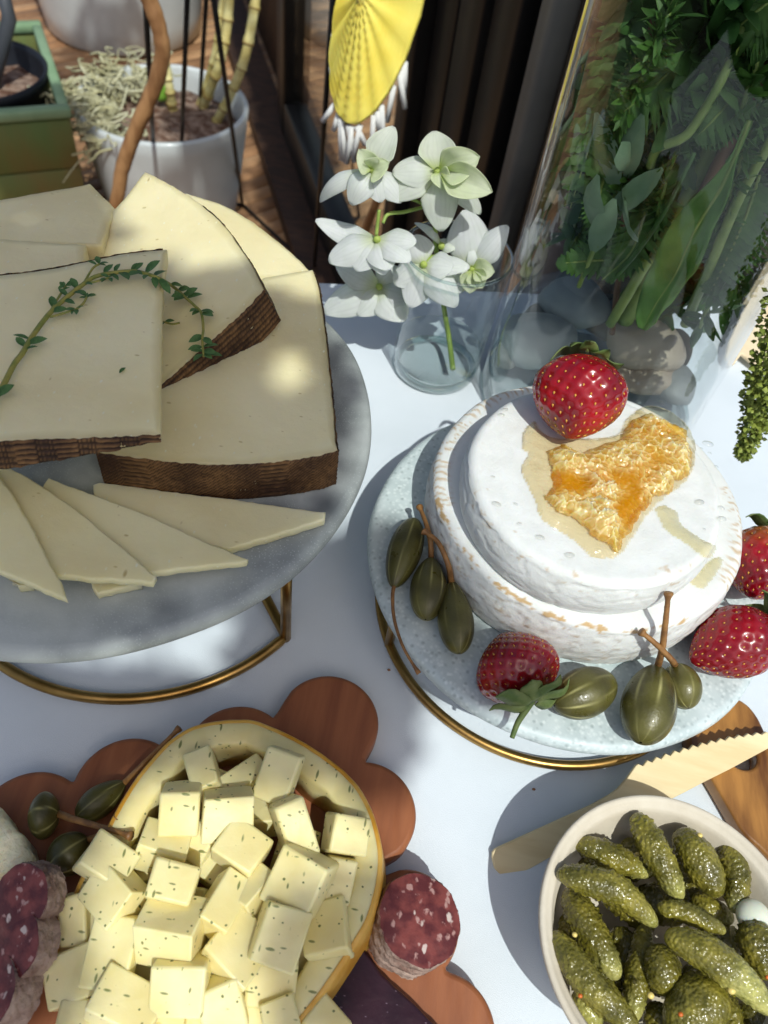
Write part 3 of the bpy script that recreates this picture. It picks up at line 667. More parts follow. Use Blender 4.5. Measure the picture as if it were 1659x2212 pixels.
def comb():
    z = ZB2 + .0012; poly = [at(*hz(*p), z) for p in comb_px]; step = .00045
    x0, x1 = min(p.x for p in poly), max(p.x for p in poly); y0, y1 = min(p.y for p in poly), max(p.y for p in poly)
    xs = np.arange(x0, x1, step); ys = np.arange(y0, y1, step); idx = {}; v = []; c = []; f = []
    cs = .0042; ctr = []
    for r_ in range(int((y1 - y0) / (cs * .866)) + 3):
        for q in range(int((x1 - x0) / cs) + 3):
            ctr.append((x0 + q * cs + (r_ % 2) * cs / 2 + random.uniform(-.0006, .0006), y0 + r_ * cs * .866 + random.uniform(-.0006, .0006)))
    ctr = np.array(ctr); hgt = rng.uniform(.25, 1, len(ctr)); fill = rng.uniform(.0, 1, len(ctr))
    wax = np.array(lin(246, 226, 168)); honey = np.array(lin(236, 172, 20)); amber = np.array(lin(242, 206, 104))
    for j, y in enumerate(ys):
        for i, x in enumerate(xs):
            n1 = fn((x * 220, y * 220, 5)); n2_ = fn((x * 700, y * 700, 5)); n3 = fn((x * 60, y * 60, 1.3)); n4 = fn((x * 120, y * 120, 8))
            if not inside(x + .0016 * n1 + .0009 * n2_, y + .0016 * n4 + .0009 * n2_, poly): continue
            jx, jy = x + .0012 * fn((x * 240, y * 240, 2)), y + .0012 * fn((x * 240, y * 240, 9))
            d = np.hypot(ctr[:, 0] - jx, ctr[:, 1] - jy); o = np.argpartition(d, 2)[:2]; o = o[np.argsort(d[o])]; k = o[0]
            wall = 1 - min(1, (d[o[1]] - d[o[0]]) / .0011); sm = wall * wall * (3 - 2 * wall); ed = segdist(x, y, poly); e = min(1, ed / .008); e = e * (2 - e)
            rg = 1 - abs(fn((x * 150 + .6 * n1, y * 150 + .6 * n4, 3))) * 2.2; rg2 = 1 - abs(fn((x * 380 + n1, y * 380, 6))) * 2.2; rg = max(0, rg); rg2 = max(0, rg2)
            wm = max(0, min(1, .5 + 1.9 * n3)); sh = max(0, min(1, .55 + 1.4 * fn((x * 75, y * 75, 12))))
            lump = .0040 + .0016 * n4 + .0014 * n3
            h = max(.0002, lump * (.05 + .95 * e) + e * (.0016 * sm * wm * (.5 + .8 * n1) + .0024 * rg ** 3 * sh + .0011 * rg2 ** 2 * sh) + .0003 * n2_)
            idx[i, j] = len(v); v.append((x + .0006 * n2_ + .0005 * n1, y + .0006 * n1, z - .0008 + h))
            wv = max(0, min(1, .8 * sm * wm + .75 * rg ** 3 * sh + .45 * rg2 ** 2 * sh + .25 * n2_)); hv = max(0, min(1, .6 - n3 * 1.3 + .5 * n4)); cc = (honey * hv + amber * (1 - hv)) * (1 - wv) + wax * wv
            c.append(cc)
    for (i, j), a in idx.items():
        q = [(i, j), (i + 1, j), (i + 1, j + 1), (i, j + 1)]
        if all(k in idx for k in q): f.append(tuple(idx[k] for k in q))
    return mesh('comb', v, f, cols=c)
obj('comb', comb(), m_comb, hc)
tag(film('honey_drip', [(1050, 1260), (1100, 1240), (1170, 1280), (1190, 1340), (1300, 1420), (1375, 1462), (1330, 1520), (1200, 1430), (1110, 1370), (1080, 1310)], ZB2 + .0006, .0009, m_drip), 'pale honey drip running right from the honeycomb towards the wheel edge', 'honey')
def hz1(x, y): return (796 + .52 * x, 730 + .52 * y)
tag(film('honey_drip', [(1325, 1005), (1390, 950), (1440, 915), (1470, 930), (1425, 1005), (1380, 1040)], ZB1 + .0006, .0009, m_drip, conv=hz1), 'yellow honey puddle on the larger cheese wheel below the drip', 'honey')
def dome(name, P, rx, ry, h, rz, mat, n=16):
    v = []; f = []
    for i in range(6):
        a = i / 5 * math.pi / 2
        for k in range(n):
            b = 2 * math.pi * k / n; v.append(P + Matrix.Rotation(rz, 3, 'Z') @ Vector((rx * math.cos(a) * math.cos(b), ry * math.cos(a) * math.sin(b), h * math.sin(a))))
    for i in range(5):
        for k in range(n): l = (k + 1) % n; f.append((i * n + k, i * n + l, (i + 1) * n + l, (i + 1) * n + k))
    return obj(name, mesh(name, v, f), mat)
for x, y, s in ((1085, 685, 18), (1020, 625, 10), (955, 578, 10), (1000, 600, 7), (1190, 780, 11), (1335, 905, 28), (1300, 930, 9), (1345, 955, 11), (1380, 1028, 12), (240, 720, 17), (220, 748, 17), (195, 1230, 24), (298, 1230, 12), (175, 1083, 12), (318, 1335, 13), (430, 1410, 24), (590, 1505, 26), (1290, 1220, 26), (1408, 1250, 17), (1410, 1310, 24), (1315, 1365, 9)):
    P = at(*hz(x, y), ZB2 + .0005); q = mpp(P) * .4 * s
    tag(dome('honey_drop', P, q * 1.15, q * .75, q * .45, random.uniform(-.6, .6), m_drop), 'small clear droplet on top of the smaller white cheese wheel', 'drop', 'clear drops on the smaller cheese wheel')

# ------------------------------------------------------------------ strawberries
def strawberry(label, A, B, rad, sepals, stem=None, pale=0, seed=1, squash=1.0):
    """A: calyx end, B: tip, both in the place; rad: greatest radius."""
    random.seed(seed); A, B = Vector(A), Vector(B); ax = (B - A); L = ax.length; ax.normalize()
    t = thing('strawberry', label, 'strawberry', ((A + B) / 2) - Vector((0, 0, rad)))
    n, m = 110, 84; up = Vector((0, 0, 1)) if abs(ax.z) < .9 else Vector((1, 0, 0)); N = (up - ax * up.dot(ax)).normalized(); Bn = ax.cross(N)
    def rr(u):
        return rad * (max(1e-5, math.sin(math.pi * min(1, u * .985 + .012)) ** .62)) * (1.05 - .28 * max(0, u - .35) / .65) if u < .999 else 1e-5
    S = 190; seeds = []
    for k in range(S):
        u = .04 + .93 * ((k + .5) / S); a = k * 2.399963; seeds.append((u, a))
    def pos(u, a, off=0):
        k = 1 + .05 * fn((math.cos(a) * 1.5, math.sin(a) * 1.5, u * 2 + seed)); r_ = rr(u) * k + off
        return A + ax * (L * u) + (N * math.cos(a) + Bn * math.sin(a)) * r_
    sp_ = np.array([pos(u, a) for u, a in seeds]); v = []; c = []
    red = np.array(lin(168, 12, 26)); dk = np.array(lin(122, 6, 22)); wh = np.array(lin(238, 150, 70))
    us = [.5 - .5 * math.cos(math.pi * (i / (m - 1))) for i in range(m)]
    for u in us:
        for k in range(n):
            a = 2 * math.pi * k / n; p = pos(u, a); d2 = ((sp_ - np.array(p)) ** 2).sum(1).min() ** .5; s = rad * .085
            dent = math.exp(-(d2 / s) ** 2) * rad * .055; c_ = (A + ax * L * u); o = (p - c_).normalized() if rr(u) > 1e-4 else ax
            v.append(p - o * dent)
            q = max(0, min(1, .4 + fn((p.x * 60, p.y * 60, p.z * 60)))); col = red * q + dk * (1 - q)
            pl_ = max(0, 1 - u / (.12 + .45 * pale)) * (.55 if not pale else .85); col = col * (1 - pl_) + wh * pl_; c.append(col)
    f = []
    for i in range(m - 1):
        for k in range(n): l = (k + 1) % n; f.append((i * n + k, i * n + l, (i + 1) * n + l, (i + 1) * n + k))
    obj('flesh', mesh('flesh', v, f, cols=c), m_straw, t)
    V = []
    for u, a in seeds:
        p = pos(u, a, -rad * .045); e = (pos(min(.99, u + .03), a) - p).normalized(); o = (p - (A + ax * L * u)).normalized(); s_ = e.cross(o); r0 = rad * .034
        vv = [p + e * r0 * 1.5, p + s_ * r0 * .8, p - e * r0 * 1.5, p - s_ * r0 * .8, p + o * r0 * .9, p - o * r0]
        V.append((vv, [(0, 1, 4), (1, 2, 4), (2, 3, 4), (3, 0, 4), (1, 0, 5), (2, 1, 5), (3, 2, 5), (0, 3, 5)]))
    stuff(obj('seeds', mesh('seeds', *join(V)), m_seed, t))
    for a_deg, ln, wd_ in sepals:
        a = R(a_deg); d = N * math.cos(a) + Bn * math.sin(a); s_ = ax.cross(d); v = []; f = []; k = 7
        for i in range(k + 1):
            u = i / k; r_ = rad * ln * u; along = -.05 * rad + rad * .34 * u * u + rad * .25 * math.sin(u * 5 + a) * u
            P0 = A + d * (rad * .1 + r_) + ax * along * .7 - ax * rad * .06; w_ = rad * wd_ * math.sin(math.pi * (u * .9 + .1)) ** .8
            v += [P0 - s_ * w_ / 2, P0 - ax * rad * .06 * math.sin(math.pi * u), P0 + s_ * w_ / 2]
        for i in range(k):
            for q in range(2): f.append((i * 3 + q, i * 3 + q + 1, i * 3 + 4 + q, i * 3 + 3 + q))
        me = mesh('sepal', v, f); o = obj('sepal', me, m_sepal, t); md = o.modifiers.new('s', 'SOLIDIFY'); md.thickness = .0005
    if stem:
        q = spline([A] + [Vector(p) for p in stem], 12); v, f = tube(q, [.0016 - .0006 * i / 11 for i in range(12)], 8); obj('stem', mesh('stem', v, f), m_sepal, t)
    return t
r1 = mpp(at(1250, 860, .125)) * 103
C1 = atP(1250, 858, Vector((0, 0, ZB2 + r1 * .9)), Vector((0, 0, 1)))
ax1 = Vector((-.1, -.86, -.35)).normalized()
strawberry('plump strawberry sitting on top of the smaller white cheese wheel', C1 - ax1 * r1 * .9, C1 + ax1 * r1 * .95, r1, [(10, .62, .42), (45, .55, .4), (95, .66, .42), (290, .66, .42), (330, .55, .4)], seed=3)
r2 = mpp(at(1110, 1450, .065)) * 92
A_ = at(1150, 1512, ZR + r2 * .95); B_ = at(1082, 1372, ZR + r2 * .8)
strawberry('strawberry with its green leaves towards the front, at the lower left of the large wheel', A_, B_, r2, [(-60, 1.1, .5), (-15, 1.0, .55), (30, .9, .5), (75, .9, .45), (120, .8, .4), (-110, .9, .45)], stem=[at(1135, 1535, ZR + r2 * .75), at(1118, 1562, ZR + r2 * .55), at(1106, 1594, ZR + r2 * .45)], seed=5)
r3 = mpp(at(1580, 1400, .065)) * 80
strawberry('strawberry at the lower right of the large wheel, tip pointing left', at(1672, 1352, ZR + r3 * 1.1), at(1492, 1428, ZR + r3 * .75), r3, [(0, 1.1, .5), (50, 1.0, .5), (100, .8, .4), (-50, 1.0, .5), (-100, .9, .4)], seed=8)
r4 = mpp(at(1655, 1220, .068)) * 86
strawberry('strawberry with orange shoulder at the right edge behind the other right one', at(1672, 1152, ZR + r4 * 1.25), at(1622, 1290, ZR + r4 * .9), r4, [(0, .9, .4), (70, .8, .4), (140, .8, .4), (220, .8, .4), (290, .8, .4)], pale=1, seed=11)

# ------------------------------------------------------------------ caper berries
def caper(label, a, b, rad_px, z0, stem, dark=0, lift=0, seed=0, pear=.0, stripes=9, stemr=.0011, tipknob=True, name='caper_berry'):
    Pm = at((a[0] + b[0]) / 2, (a[1] + b[1]) / 2, z0 + .008); r_ = mpp(Pm) * rad_px * 1.06
    A = at(*a, z0 + r_ + lift); B = at(*b, z0 + r_)
    t = thing(name, label, 'caper berry', (Pm.x, Pm.y, z0))
    ax = (B - A).normalized(); L = (B - A).length; up = Vector((0, 0, 1)); N = (up - ax * up.dot(ax)).normalized(); Bn = ax.cross(N); n, m = 64, 40; v = []; c = []
    base = np.array(lin(100, 96, 46)) * (1 - .35 * dark); dk = np.array(lin(70, 66, 32)) * (1 - .3 * dark); st = np.array(lin(184, 178, 118)) * (1 - .35 * dark)
    for i in range(m):
        u = .5 - .5 * math.cos(math.pi * i / (m - 1)); rr = r_ * max(1e-4, (math.sin(math.pi * min(.9995, max(.0005, u)))) ** (.46)) * (1 - pear * .75 * (1 - u) ** 1.6 * 1.0)
        for k in range(n):
            an = 2 * math.pi * k / n; q = rr * (1 + .03 * fn((math.cos(an), math.sin(an), u * 2 + seed))); p = A + ax * (L * u) + (N * math.cos(an) + Bn * math.sin(an)) * q; v.append(p)
            s_ = abs(math.sin(an * stripes / 2 + .25 * math.sin(u * 3 + seed))); ln = math.exp(-(s_ / .12) ** 2) * (.55 + .5 * max(0, .6 + fn((p.x * 90, p.y * 90, seed))))
            g = max(0, min(1, .5 + fn((p.x * 110, p.y * 110, p.z * 110)))); col = base * g + dk * (1 - g); c.append(col * (1 - ln) + st * ln)
    f = []
    for i in range(m - 1):
        for k in range(n): l = (k + 1) % n; f.append((i * n + k, i * n + l, (i + 1) * n + l, (i + 1) * n + k))
    obj('berry', mesh('berry', v, f, cols=c), m_caper, t)
    if stem:
        S_ = [A.lerp(B, .03)] + [at(x, y, z) for x, y, z in stem]; q = spline(S_, 26); k = [stemr * (1.35 - .5 * i / 25) for i in range(26)]
        if tipknob: k[-1] *= 1.9; k[-2] *= 1.8; k[-3] *= 1.3
        v, f = tube(q, k, 9, disp=lambda p, u, a, r: .12 * r * fn((p.x * 900, p.y * 900, p.z * 900))); obj('stem', mesh('stem', v, f), m_caperstem, t)
    return t
caper('caper berry farthest left on the pale stand, long stem hanging over the edge', (850, 1268), (896, 1122), 37, ZR, [(848, 1290, ZR + .008), (852, 1340, ZR + .006), (872, 1400, ZR + .004), (905, 1455, ZR + .0015)], dark=.25, seed=1, pear=.25, stripes=7, stemr=.0007)
caper('middle one of three caper berries at the left of the white wheels', (932, 1206), (919, 1338), 41, ZR, [(930, 1170, ZR + .017), (920, 1130, ZR + .018), (906, 1094, ZR + .016)], dark=.2, seed=2, pear=.35)
caper('caper berry nearest the front strawberry among the three on the left', (975, 1256), (992, 1411), 42, ZR, [(968, 1220, ZR + .02), (945, 1170, ZR + .024), (914, 1147, ZR + .024)], dark=.1, seed=3, pear=.55)
caper('plump caper berry lying sideways just right of the front strawberry', (1326, 1470), (1197, 1524), 50, ZR, None, seed=4, stripes=8)
caper('largest caper berry at the front of the pale stand, its stem upright', (1420, 1440), (1384, 1604), 58, ZR, [(1430, 1405, ZR + .028), (1438, 1340, ZR + .042), (1444, 1280, ZR + .052)], seed=5, pear=.3, stripes=8, stemr=.0012)
caper('small caper berry between the largest one and the right strawberry', (1458, 1436), (1487, 1530), 40, ZR, [(1450, 1425, ZR + .022), (1420, 1394, ZR + .032), (1384, 1364, ZR + .036)], seed=6, stripes=7, stemr=.0012)

# ================================================================== scalloped board with the dill cheese
ZS = .012
def q2(x, y): return (x * .64, 1426.7 + y * .64)
lobes = [((1108, 205), 172), ((800, 318), 178), ((425, 432), 180), ((90, 560), 190), ((-200, 760), 190), ((1232, 512), 176), ((1378, 890), 176), ((1500, 1255), 180), ((1380, 1560), 200), ((1000, 1700), 260), ((400, 1750), 300), ((-150, 1400), 260), ((-280, 1080), 220)]
def scallop():
    circ = []
    for (x, y), r_ in lobes:
        P = at(*q2(x, y), ZS); circ.append((P.x, P.y, r_ * .64 * mpp(P)))
    c = at(*q2(560, 1050), ZS); out = []
    for k in range(720):
        a = 2 * math.pi * k / 720; dx, dy = math.cos(a), math.sin(a); best = .05
        for x, y, r_ in circ:
            ox, oy = x - c.x, y - c.y; b = ox * dx + oy * dy; h = ox * ox + oy * oy - b * b
            if h < r_ * r_: best = max(best, b + math.sqrt(r_ * r_ - h))
        out.append(best)
    out = np.array(out); sm = (np.roll(out, 1) + np.roll(out, -1) + 2 * out) / 4
    return [Vector((c.x + sm[k] * math.cos(2 * math.pi * k / 720), c.y + sm[k] * math.sin(2 * math.pi * k / 720), ZS)) for k in range(720)]
tag(slab('scalloped_board', scallop(), Vector((0, 0, -ZS + .0003)), m_scallop, bev=.0022, step=.05, jit=0), 'reddish brown wooden board with scalloped edge at the lower left', 'board')

# hollow dill cheese shell
def shell():
    px = [(185, 985, .2), (225, 860, .5), (265, 755, .75), (360, 570, 1), (440, 430, 1), (500, 350, 1), (570, 275, 1), (640, 230, 1), (720, 208, 1), (800, 202, 1), (870, 208, 1), (1000, 265, 1), (1110, 335, 1), (1190, 405, 1), (1240, 480, 1), (1270, 560, 1), (1287, 650, 1), (1283, 740, 1), (1265, 820, 1), (1240, 890, 1), (1180, 990, .95), (1100, 1110, .9), (1020, 1215, .85), (960, 1300, .8)]
    TH = .026; P = spline([at(*q2(x, y), ZS + TH * k) for x, y, k in px], 150); n = len(P)
    c0_ = at(*q2(720, 640), ZS); t = thing('cheese_shell', 'hollowed half of a dill cheese with yellow rind, holding the heap of cubes', 'cheese', (c0_.x, c0_.y, ZS))
    W = .0105; v = []; f = []
    for i, p in enumerate(P):
        tg = (P[min(i + 1, n - 1)] - P[max(i - 1, 0)]); tg.z = 0; tg.normalize(); o = Vector((-tg.y, tg.x, 0))
        if (p + o - c0_).length < (p - o - c0_).length: o = -o
        w_ = W * (1 + .18 * fn((p.x * 70, p.y * 70, 0))); zt = p.z + .0006 * fn((p.x * 200, p.y * 200, 2)); g = .0012 * fn((p.x * 120, p.y * 120, 5))
        v += [Vector((p.x, p.y, ZS + .0005)) + o * .004, Vector((p.x, p.y, (ZS + zt) / 2)) + o * .0018, Vector((p.x, p.y, zt - .001)), Vector((p.x, p.y, zt)) - o * .001,
              Vector((p.x, p.y, zt - .0004 + g * .4)) - o * (w_ * .5), Vector((p.x, p.y, zt - .0002)) - o * (w_ - .0012), Vector((p.x, p.y, zt - .0014)) - o * w_, Vector((p.x, p.y, (ZS + zt) / 2)) - o * (w_ * .9 + g), Vector((p.x, p.y, ZS + .0005)) - o * w_ * 1.0]
    k = 9
    for i in range(n - 1):
        for j in range(k - 1): f.append((i * k + j, i * k + j + 1, (i + 1) * k + j + 1, (i + 1) * k + j))
        f.append((i * k, (i + 1) * k, (i + 1) * k + k - 1, i * k + k - 1))
    f.append(tuple(range(k))); f.append(tuple((n - 1) * k + j for j in range(k - 1, -1, -1)))
    me = mesh('wall', v, f); bm = bmesh.new(); bm.from_mesh(me); bmesh.ops.recalc_face_normals(bm, faces=bm.faces); bm.to_mesh(me); bm.free()
    obj('wall', me, m_gouda, t)
    # rind: a thin skin on the outside
    v2 = []; f2 = []
    for i in range(n):
        a = v[i * k:i * k + 4]; tg = (P[min(i + 1, n - 1)] - P[max(i - 1, 0)]); tg.z = 0; tg.normalize(); o = Vector((-tg.y, tg.x, 0))
        if (P[i] + o - c0_).length < (P[i] - o - c0_).length: o = -o
        v2 += [a[0] + o * .0005, a[1] + o * .0006, a[2] + o * .0006, a[3] + o * .0008 + Vector((0, 0, .00025)), a[3] - o * .0004 + Vector((0, 0, .0002))]
    for i in range(n - 1):
        for j in range(4): f2.append((i * 5 + j, i * 5 + j + 1, (i + 1) * 5 + j + 1, (i + 1) * 5 + j))
    obj('rind', mesh('rind', v2, f2), m_goudarind, t)
shell()

# cubes: x, y (heap zoom), z of centre above board, size mm (x, y, z), turn, tilts
cubes = [
 (690, 382, .030, (14, 21, 15), -32, 8, -6, 'upper left cube of the heap, leaning towards the rind'),
 (940, 388, .037, (19, 26, 9), 8, 20, 4, 'flat upright oblong at the very top of the heap'),
 (815, 400, .022, (12, 26, 14), 40, 6, 0, 'slanting block wedged behind the topmost oblong'),
 (612, 500, .034, (19, 22, 19), -12, 12, 6, 'large cube at the upper left of the heap'),
 (770, 520, .036, (24, 21, 18), -14, 10, -8, 'broad chunky cube just right of the upper left large one'),
 (990, 565, .037, (14, 27, 17), -36, 8, 10, 'long slanting block below the topmost oblong'),
 (1168, 588, .032, (20, 18, 16), -4, 4, 2, 'neat square cube nearest the right rind'),
 (550, 632, .027, (23, 17, 19), -4, -8, 6, 'flecked block under the upper left large cube'),
 (362, 682, .031, (23, 18, 17), 12, 6, 4, 'leftmost upper block, beside the caper berries'),
 (815, 640, .034, (22, 19, 17), 18, 4, 6, 'cube with dark flecks in the middle of the heap'),
 (690, 612, .022, (13, 18, 16), 20, 10, 0, 'small bright cube peeping out in the upper middle'),
 (392, 788, .030, (24, 19, 17), 22, 8, -4, 'long block below the leftmost upper one'),
 (585, 752, .037, (21, 17, 18), 0, 4, 0, 'straight sided block in the left middle with a curled dill fleck'),
 (752, 818, .034, (15, 25, 16), 14, 6, 4, 'narrow block standing lengthwise in the middle of the heap'),
 (858, 775, .031, (16, 19, 16), 26, 6, -4, 'pale cube leaning on the narrow lengthwise block'),
 (1015, 742, .038, (23, 25, 21), 14, 8, 4, 'biggest block at the right middle of the heap'),
 (1140, 735, .026, (14, 20, 17), -2, 6, 2, 'cube half hidden behind the biggest block'),
 (580, 915, .034, (27, 21, 22), 4, -18, 4, 'big block seen on its edge at the left centre'),
 (262, 872, .018, (13, 22, 14), -24, 6, 4, 'narrow block against the left end of the rind'),
 (382, 985, .030, (21, 29, 9), -6, -10, 4, 'thin flat piece at the lower left, dotted with dill'),
 (262, 1060, .016, (24, 22, 16), -32, 4, 0, 'lit cube at the lower left edge, resting on the board'),
 (805, 975, .030, (24, 24, 16), 24, 6, 4, 'cube with slanting top in the lower centre'),
 (940, 925, .036, (21, 24, 20), 6, 8, 8, 'tall block right of the lower centre'),
 (1105, 912, .026, (21, 24, 16), -20, 8, 2, 'slab between the tall block and the right rind'),
 (915, 1075, .022, (23, 19, 17), -8, 6, 2, 'bright cube below the tall block'),
 (615, 1092, .031, (23, 21, 18), -14, 8, 4, 'cube in the lower middle, shaded at its top'),
 (490, 1055, .015, (16, 15, 15), 30, 4, 0, 'little cube with a bright corner in the lower left'),
 (425, 1165, .028, (28, 20, 18), 8, 8, 4, 'wide block near the bottom left corner of the heap'),
 (750, 1155, .026, (19, 22, 18), -34, 10, 4, 'turned cube near the bottom edge, dill along its top'),
 (845, 1165, .016, (14, 18, 16), -6, 4, 0, 'thin bright cube standing at the bottom middle'),
 (950, 1215, .022, (16, 17, 16), -30, 4, 6, 'small cube at the bottom edge left of the dark slab'),
 (1090, 1225, .018, (18, 16, 15), 30, 4, 0, 'cube at the bottom edge nearest the dark slab'),
 (290, 1222, .016, (22, 16, 15), -10, 0, 0, 'cube cut by the bottom picture edge on the left'), (705, 690, .016, (20, 15, 15), 22, 0, 0, None), (705, 1010, .015, (20, 16, 15), -30, 0, 0, None),
 (600, 1225, .014, (26, 15, 15), 5, 0, 0, None), (760, 440, .013, (20, 16, 14), 10, 0, 0, None), (900, 520, .014, (20, 18, 14), -20, 0, 0, None),
 (470, 850, .014, (22, 20, 15), 5, 0, 0, None), (1000, 640, .014, (20, 20, 15), 0, 0, 0, None), (1050, 850, .013, (22, 18, 15), 10, 0, 0, None), (640, 840, .014, (20, 18, 15), 0, 0, 0, None), (860, 880, .014, (22, 20, 18), 12, 0, 0, None), (540, 1000, .013, (20, 20, 16), 24, 0, 0, None), (470, 700, .013, (20, 18, 16), -20, 0, 0, None), (940, 800, .013, (20, 18, 18), 30, 0, 0, None), (690, 930, .015, (20, 18, 18), -24, 0, 0, None), (850, 1050, .013, (20, 20, 16), 10, 0, 0, None), (340, 930, .012, (20, 18, 16), 12, 0, 0, None), (520, 1180, .012, (20, 20, 16), 30, 0, 0, None), (700, 1240, .013, (22, 18, 18), -10, 0, 0, None), (1010, 990, .013, (20, 18, 16), 20, 0, 0, None)]
for i, (x, y, z, s, rz, tx, ty, lab) in enumerate(cubes):
    c = at(*q2(x, y), ZS + z * .92 - .001); sx, sy, sz = (k * .00081 for k in s); random.seed(100 + i)
    M3 = Matrix.Rotation(R(-rz - 3), 3, 'Z') @ Matrix.Rotation(R(tx * 1.2 + random.uniform(-22, 22)), 3, 'X') @ Matrix.Rotation(R(ty * 1.2 + random.uniform(-22, 22)), 3, 'Y')
    v = []
    for dz in (-1, 1):
        for dx, dy in ((-1, -1), (1, -1), (1, 1), (-1, 1)):
            v.append(c + M3 @ Vector((dx * sx / 2 * random.uniform(.9, 1.06), dy * sy / 2 * random.uniform(.9, 1.06), dz * sz / 2 * random.uniform(.93, 1.05))))
    low = min(p.z for p in v)
    if low < ZS + .0003: v = [p + Vector((0, 0, ZS + .0003 - low)) for p in v]
    me = bevelmesh('cheese_cube', v, [(3, 2, 1, 0), (4, 5, 6, 7), (0, 1, 5, 4), (1, 2, 6, 5), (2, 3, 7, 6), (3, 0, 4, 7)], .0009 * random.uniform(.6, 1.4), 2, False)
    bm = bmesh.new(); bm.from_mesh(me)
    for q in bm.faces: q.smooth = q.calc_area() < 4e-5
    bm.to_mesh(me); bm.free()
    tag(obj('cheese_cube', me, m_gouda), (lab + ' of dill cheese') if lab else 'pale dill cheese cube buried low in the heap between others', 'cheese cube', None if lab else 'cheese cubes buried low in the heap')

# dark slab, salami, soft cheese
dk = [at(*q2(x, y), ZS + .006) for x, y in ((1205, 935), (1290, 1060), (1400, 1160), (1500, 1260), (1560, 1400), (1300, 1420), (1000, 1400), (1080, 1180), (1130, 1030))]
tag(slab('dark_slab', dk, Vector((0, 0, -.0058)), m_paste, bev=.001, step=.003), 'thin dark purple glossy slab on the scalloped board below the round salami', 'food')
def salami(label, c, ax, r_, h, seed, slices=1, part='meat'):
    """A round of salami: c centre of the cut top, ax direction from top to bottom."""
    ax = ax.normalized(); up = Vector((0, 1, 0)); N = (up - ax * up.dot(ax)).normalized(); Bn = ax.cross(N)
    t = thing('salami', label, 'salami', c + ax * h)
    def ringpts(rr, d, n=120, sd=0, amp=.05):
        return [c + ax * d + (N * math.cos(2 * math.pi * k / n) + Bn * math.sin(2 * math.pi * k / n)) * rr * (1 + (rr / r_) ** 4 * (amp * fn((math.cos(2 * math.pi * k / n) * 2.2, math.sin(2 * math.pi * k / n) * 2.2, seed)) + .012 * fn((k * .9, d * 900, seed)))) for k in range(n)]
    rings = [ringpts(r_ * q, -.0008 * (1 - q * q) ) for q in (.05, .3, .55, .78, .92, .985)]; n = 120; v = [p + ax * .0005 * fn(p * 160) for r0 in rings for p in r0]; f = [tuple(range(n))]
    for i in range(len(rings) - 1):
        for k in range(n): l = (k + 1) % n; f.append((i * n + l, i * n + k, (i + 1) * n + k, (i + 1) * n + l))
    obj('meat', mesh('meat', v, f), m_salami, t)
    ds = np.linspace(.0, h, 22); rings = []
    for d in ds:
        groove = 0
        for s_ in range(1, slices): groove += math.exp(-((d - h * s_ / slices) / .0006) ** 2) * .0012
        rings.append([p + (p - c - ax * d).normalized() * (.0006 * fn(p * 500) + .0005 * fn(p * 1300) - groove) for p in ringpts(r_ * (1.0 - (.02 if d < .0005 else 0)), d)])
    v = [p for r0 in rings for p in r0]; f = []
    for i in range(len(rings) - 1):
        for k in range(n): l = (k + 1) % n; f.append((i * n + l, i * n + k, (i + 1) * n + k, (i + 1) * n + l))
    f.append(tuple((len(rings) - 1) * n + k for k in range(n)))
    obj('casing', mesh('casing', v, f), m_casing, t)
    return t
cs_ = at(*q2(1418, 872), ZS + .017)
salami('round salami stack standing on the scalloped board, white fat specks on top', cs_, Vector((-.22, -.12, -1)), mpp(cs_) * 94, .0165, 1.0, slices=3)
random.seed(5)
for (x, y), z, ax, rp, h, lab in (((70, 800), .030, (.35, .35, -1), 92, .010, 'salami slice at the left edge leaning against the caper berries'), ((40, 960), .026, (.5, .3, -1), 100, .010, 'salami slice in the middle of the left edge, wrinkled skin'), ((-40, 1120), .022, (.6, .2, -1), 105, .012, 'salami slice lowest at the left picture edge')):
    c = at(*q2(x, y), ZS + z); salami(lab, c, Vector(ax), mpp(c) * rp * .74, h, y * .1, slices=1)
br = [at(x, y, ZS + .018) for x, y in ((-60, 1700), (-10, 1730), (20, 1770), (45, 1800), (62, 1835), (66, 1850), (40, 1872), (-10, 1888), (-80, 1880))]
tag(slab('soft_cheese', br, Vector((.004, -.003, -.0175)), M('soft_cheese', lin(238, 232, 200), .6, lin(228, 218, 176), 60, bump=[(160, .8, .003), (600, .5, .0008)], sss=.4, sscale=.006), bev=.003, step=.003, jit=.0006), 'piece of soft white cheese at the left picture edge', 'cheese')
caper('round pale caper berry on the scalloped board, straight stem across the rind', (128, 1758), (62, 1764), 46, ZS, [(160, 1770, ZS + .018), (220, 1787, ZS + .024), (283, 1806, ZS + .03)], seed=11, stripes=6, stemr=.0011)
caper('dark pointed caper berry beside the cheese rind, long brown stem behind it', (270, 1690), (165, 1768), 35, ZS, [(300, 1660, ZS + .014), (340, 1620, ZS + .015), (388, 1572, ZS + .02)], dark=.45, seed=12, pear=.4, stripes=6, stemr=.001)
caper('shiny caper berry nearest the salami on the left, stem bent upward', (192, 1812), (106, 1878), 42, ZS, [(213, 1806, ZS + .017), (238, 1785, ZS + .022), (255, 1763, ZS + .026)], seed=13, stripes=6, stemr=.0011)

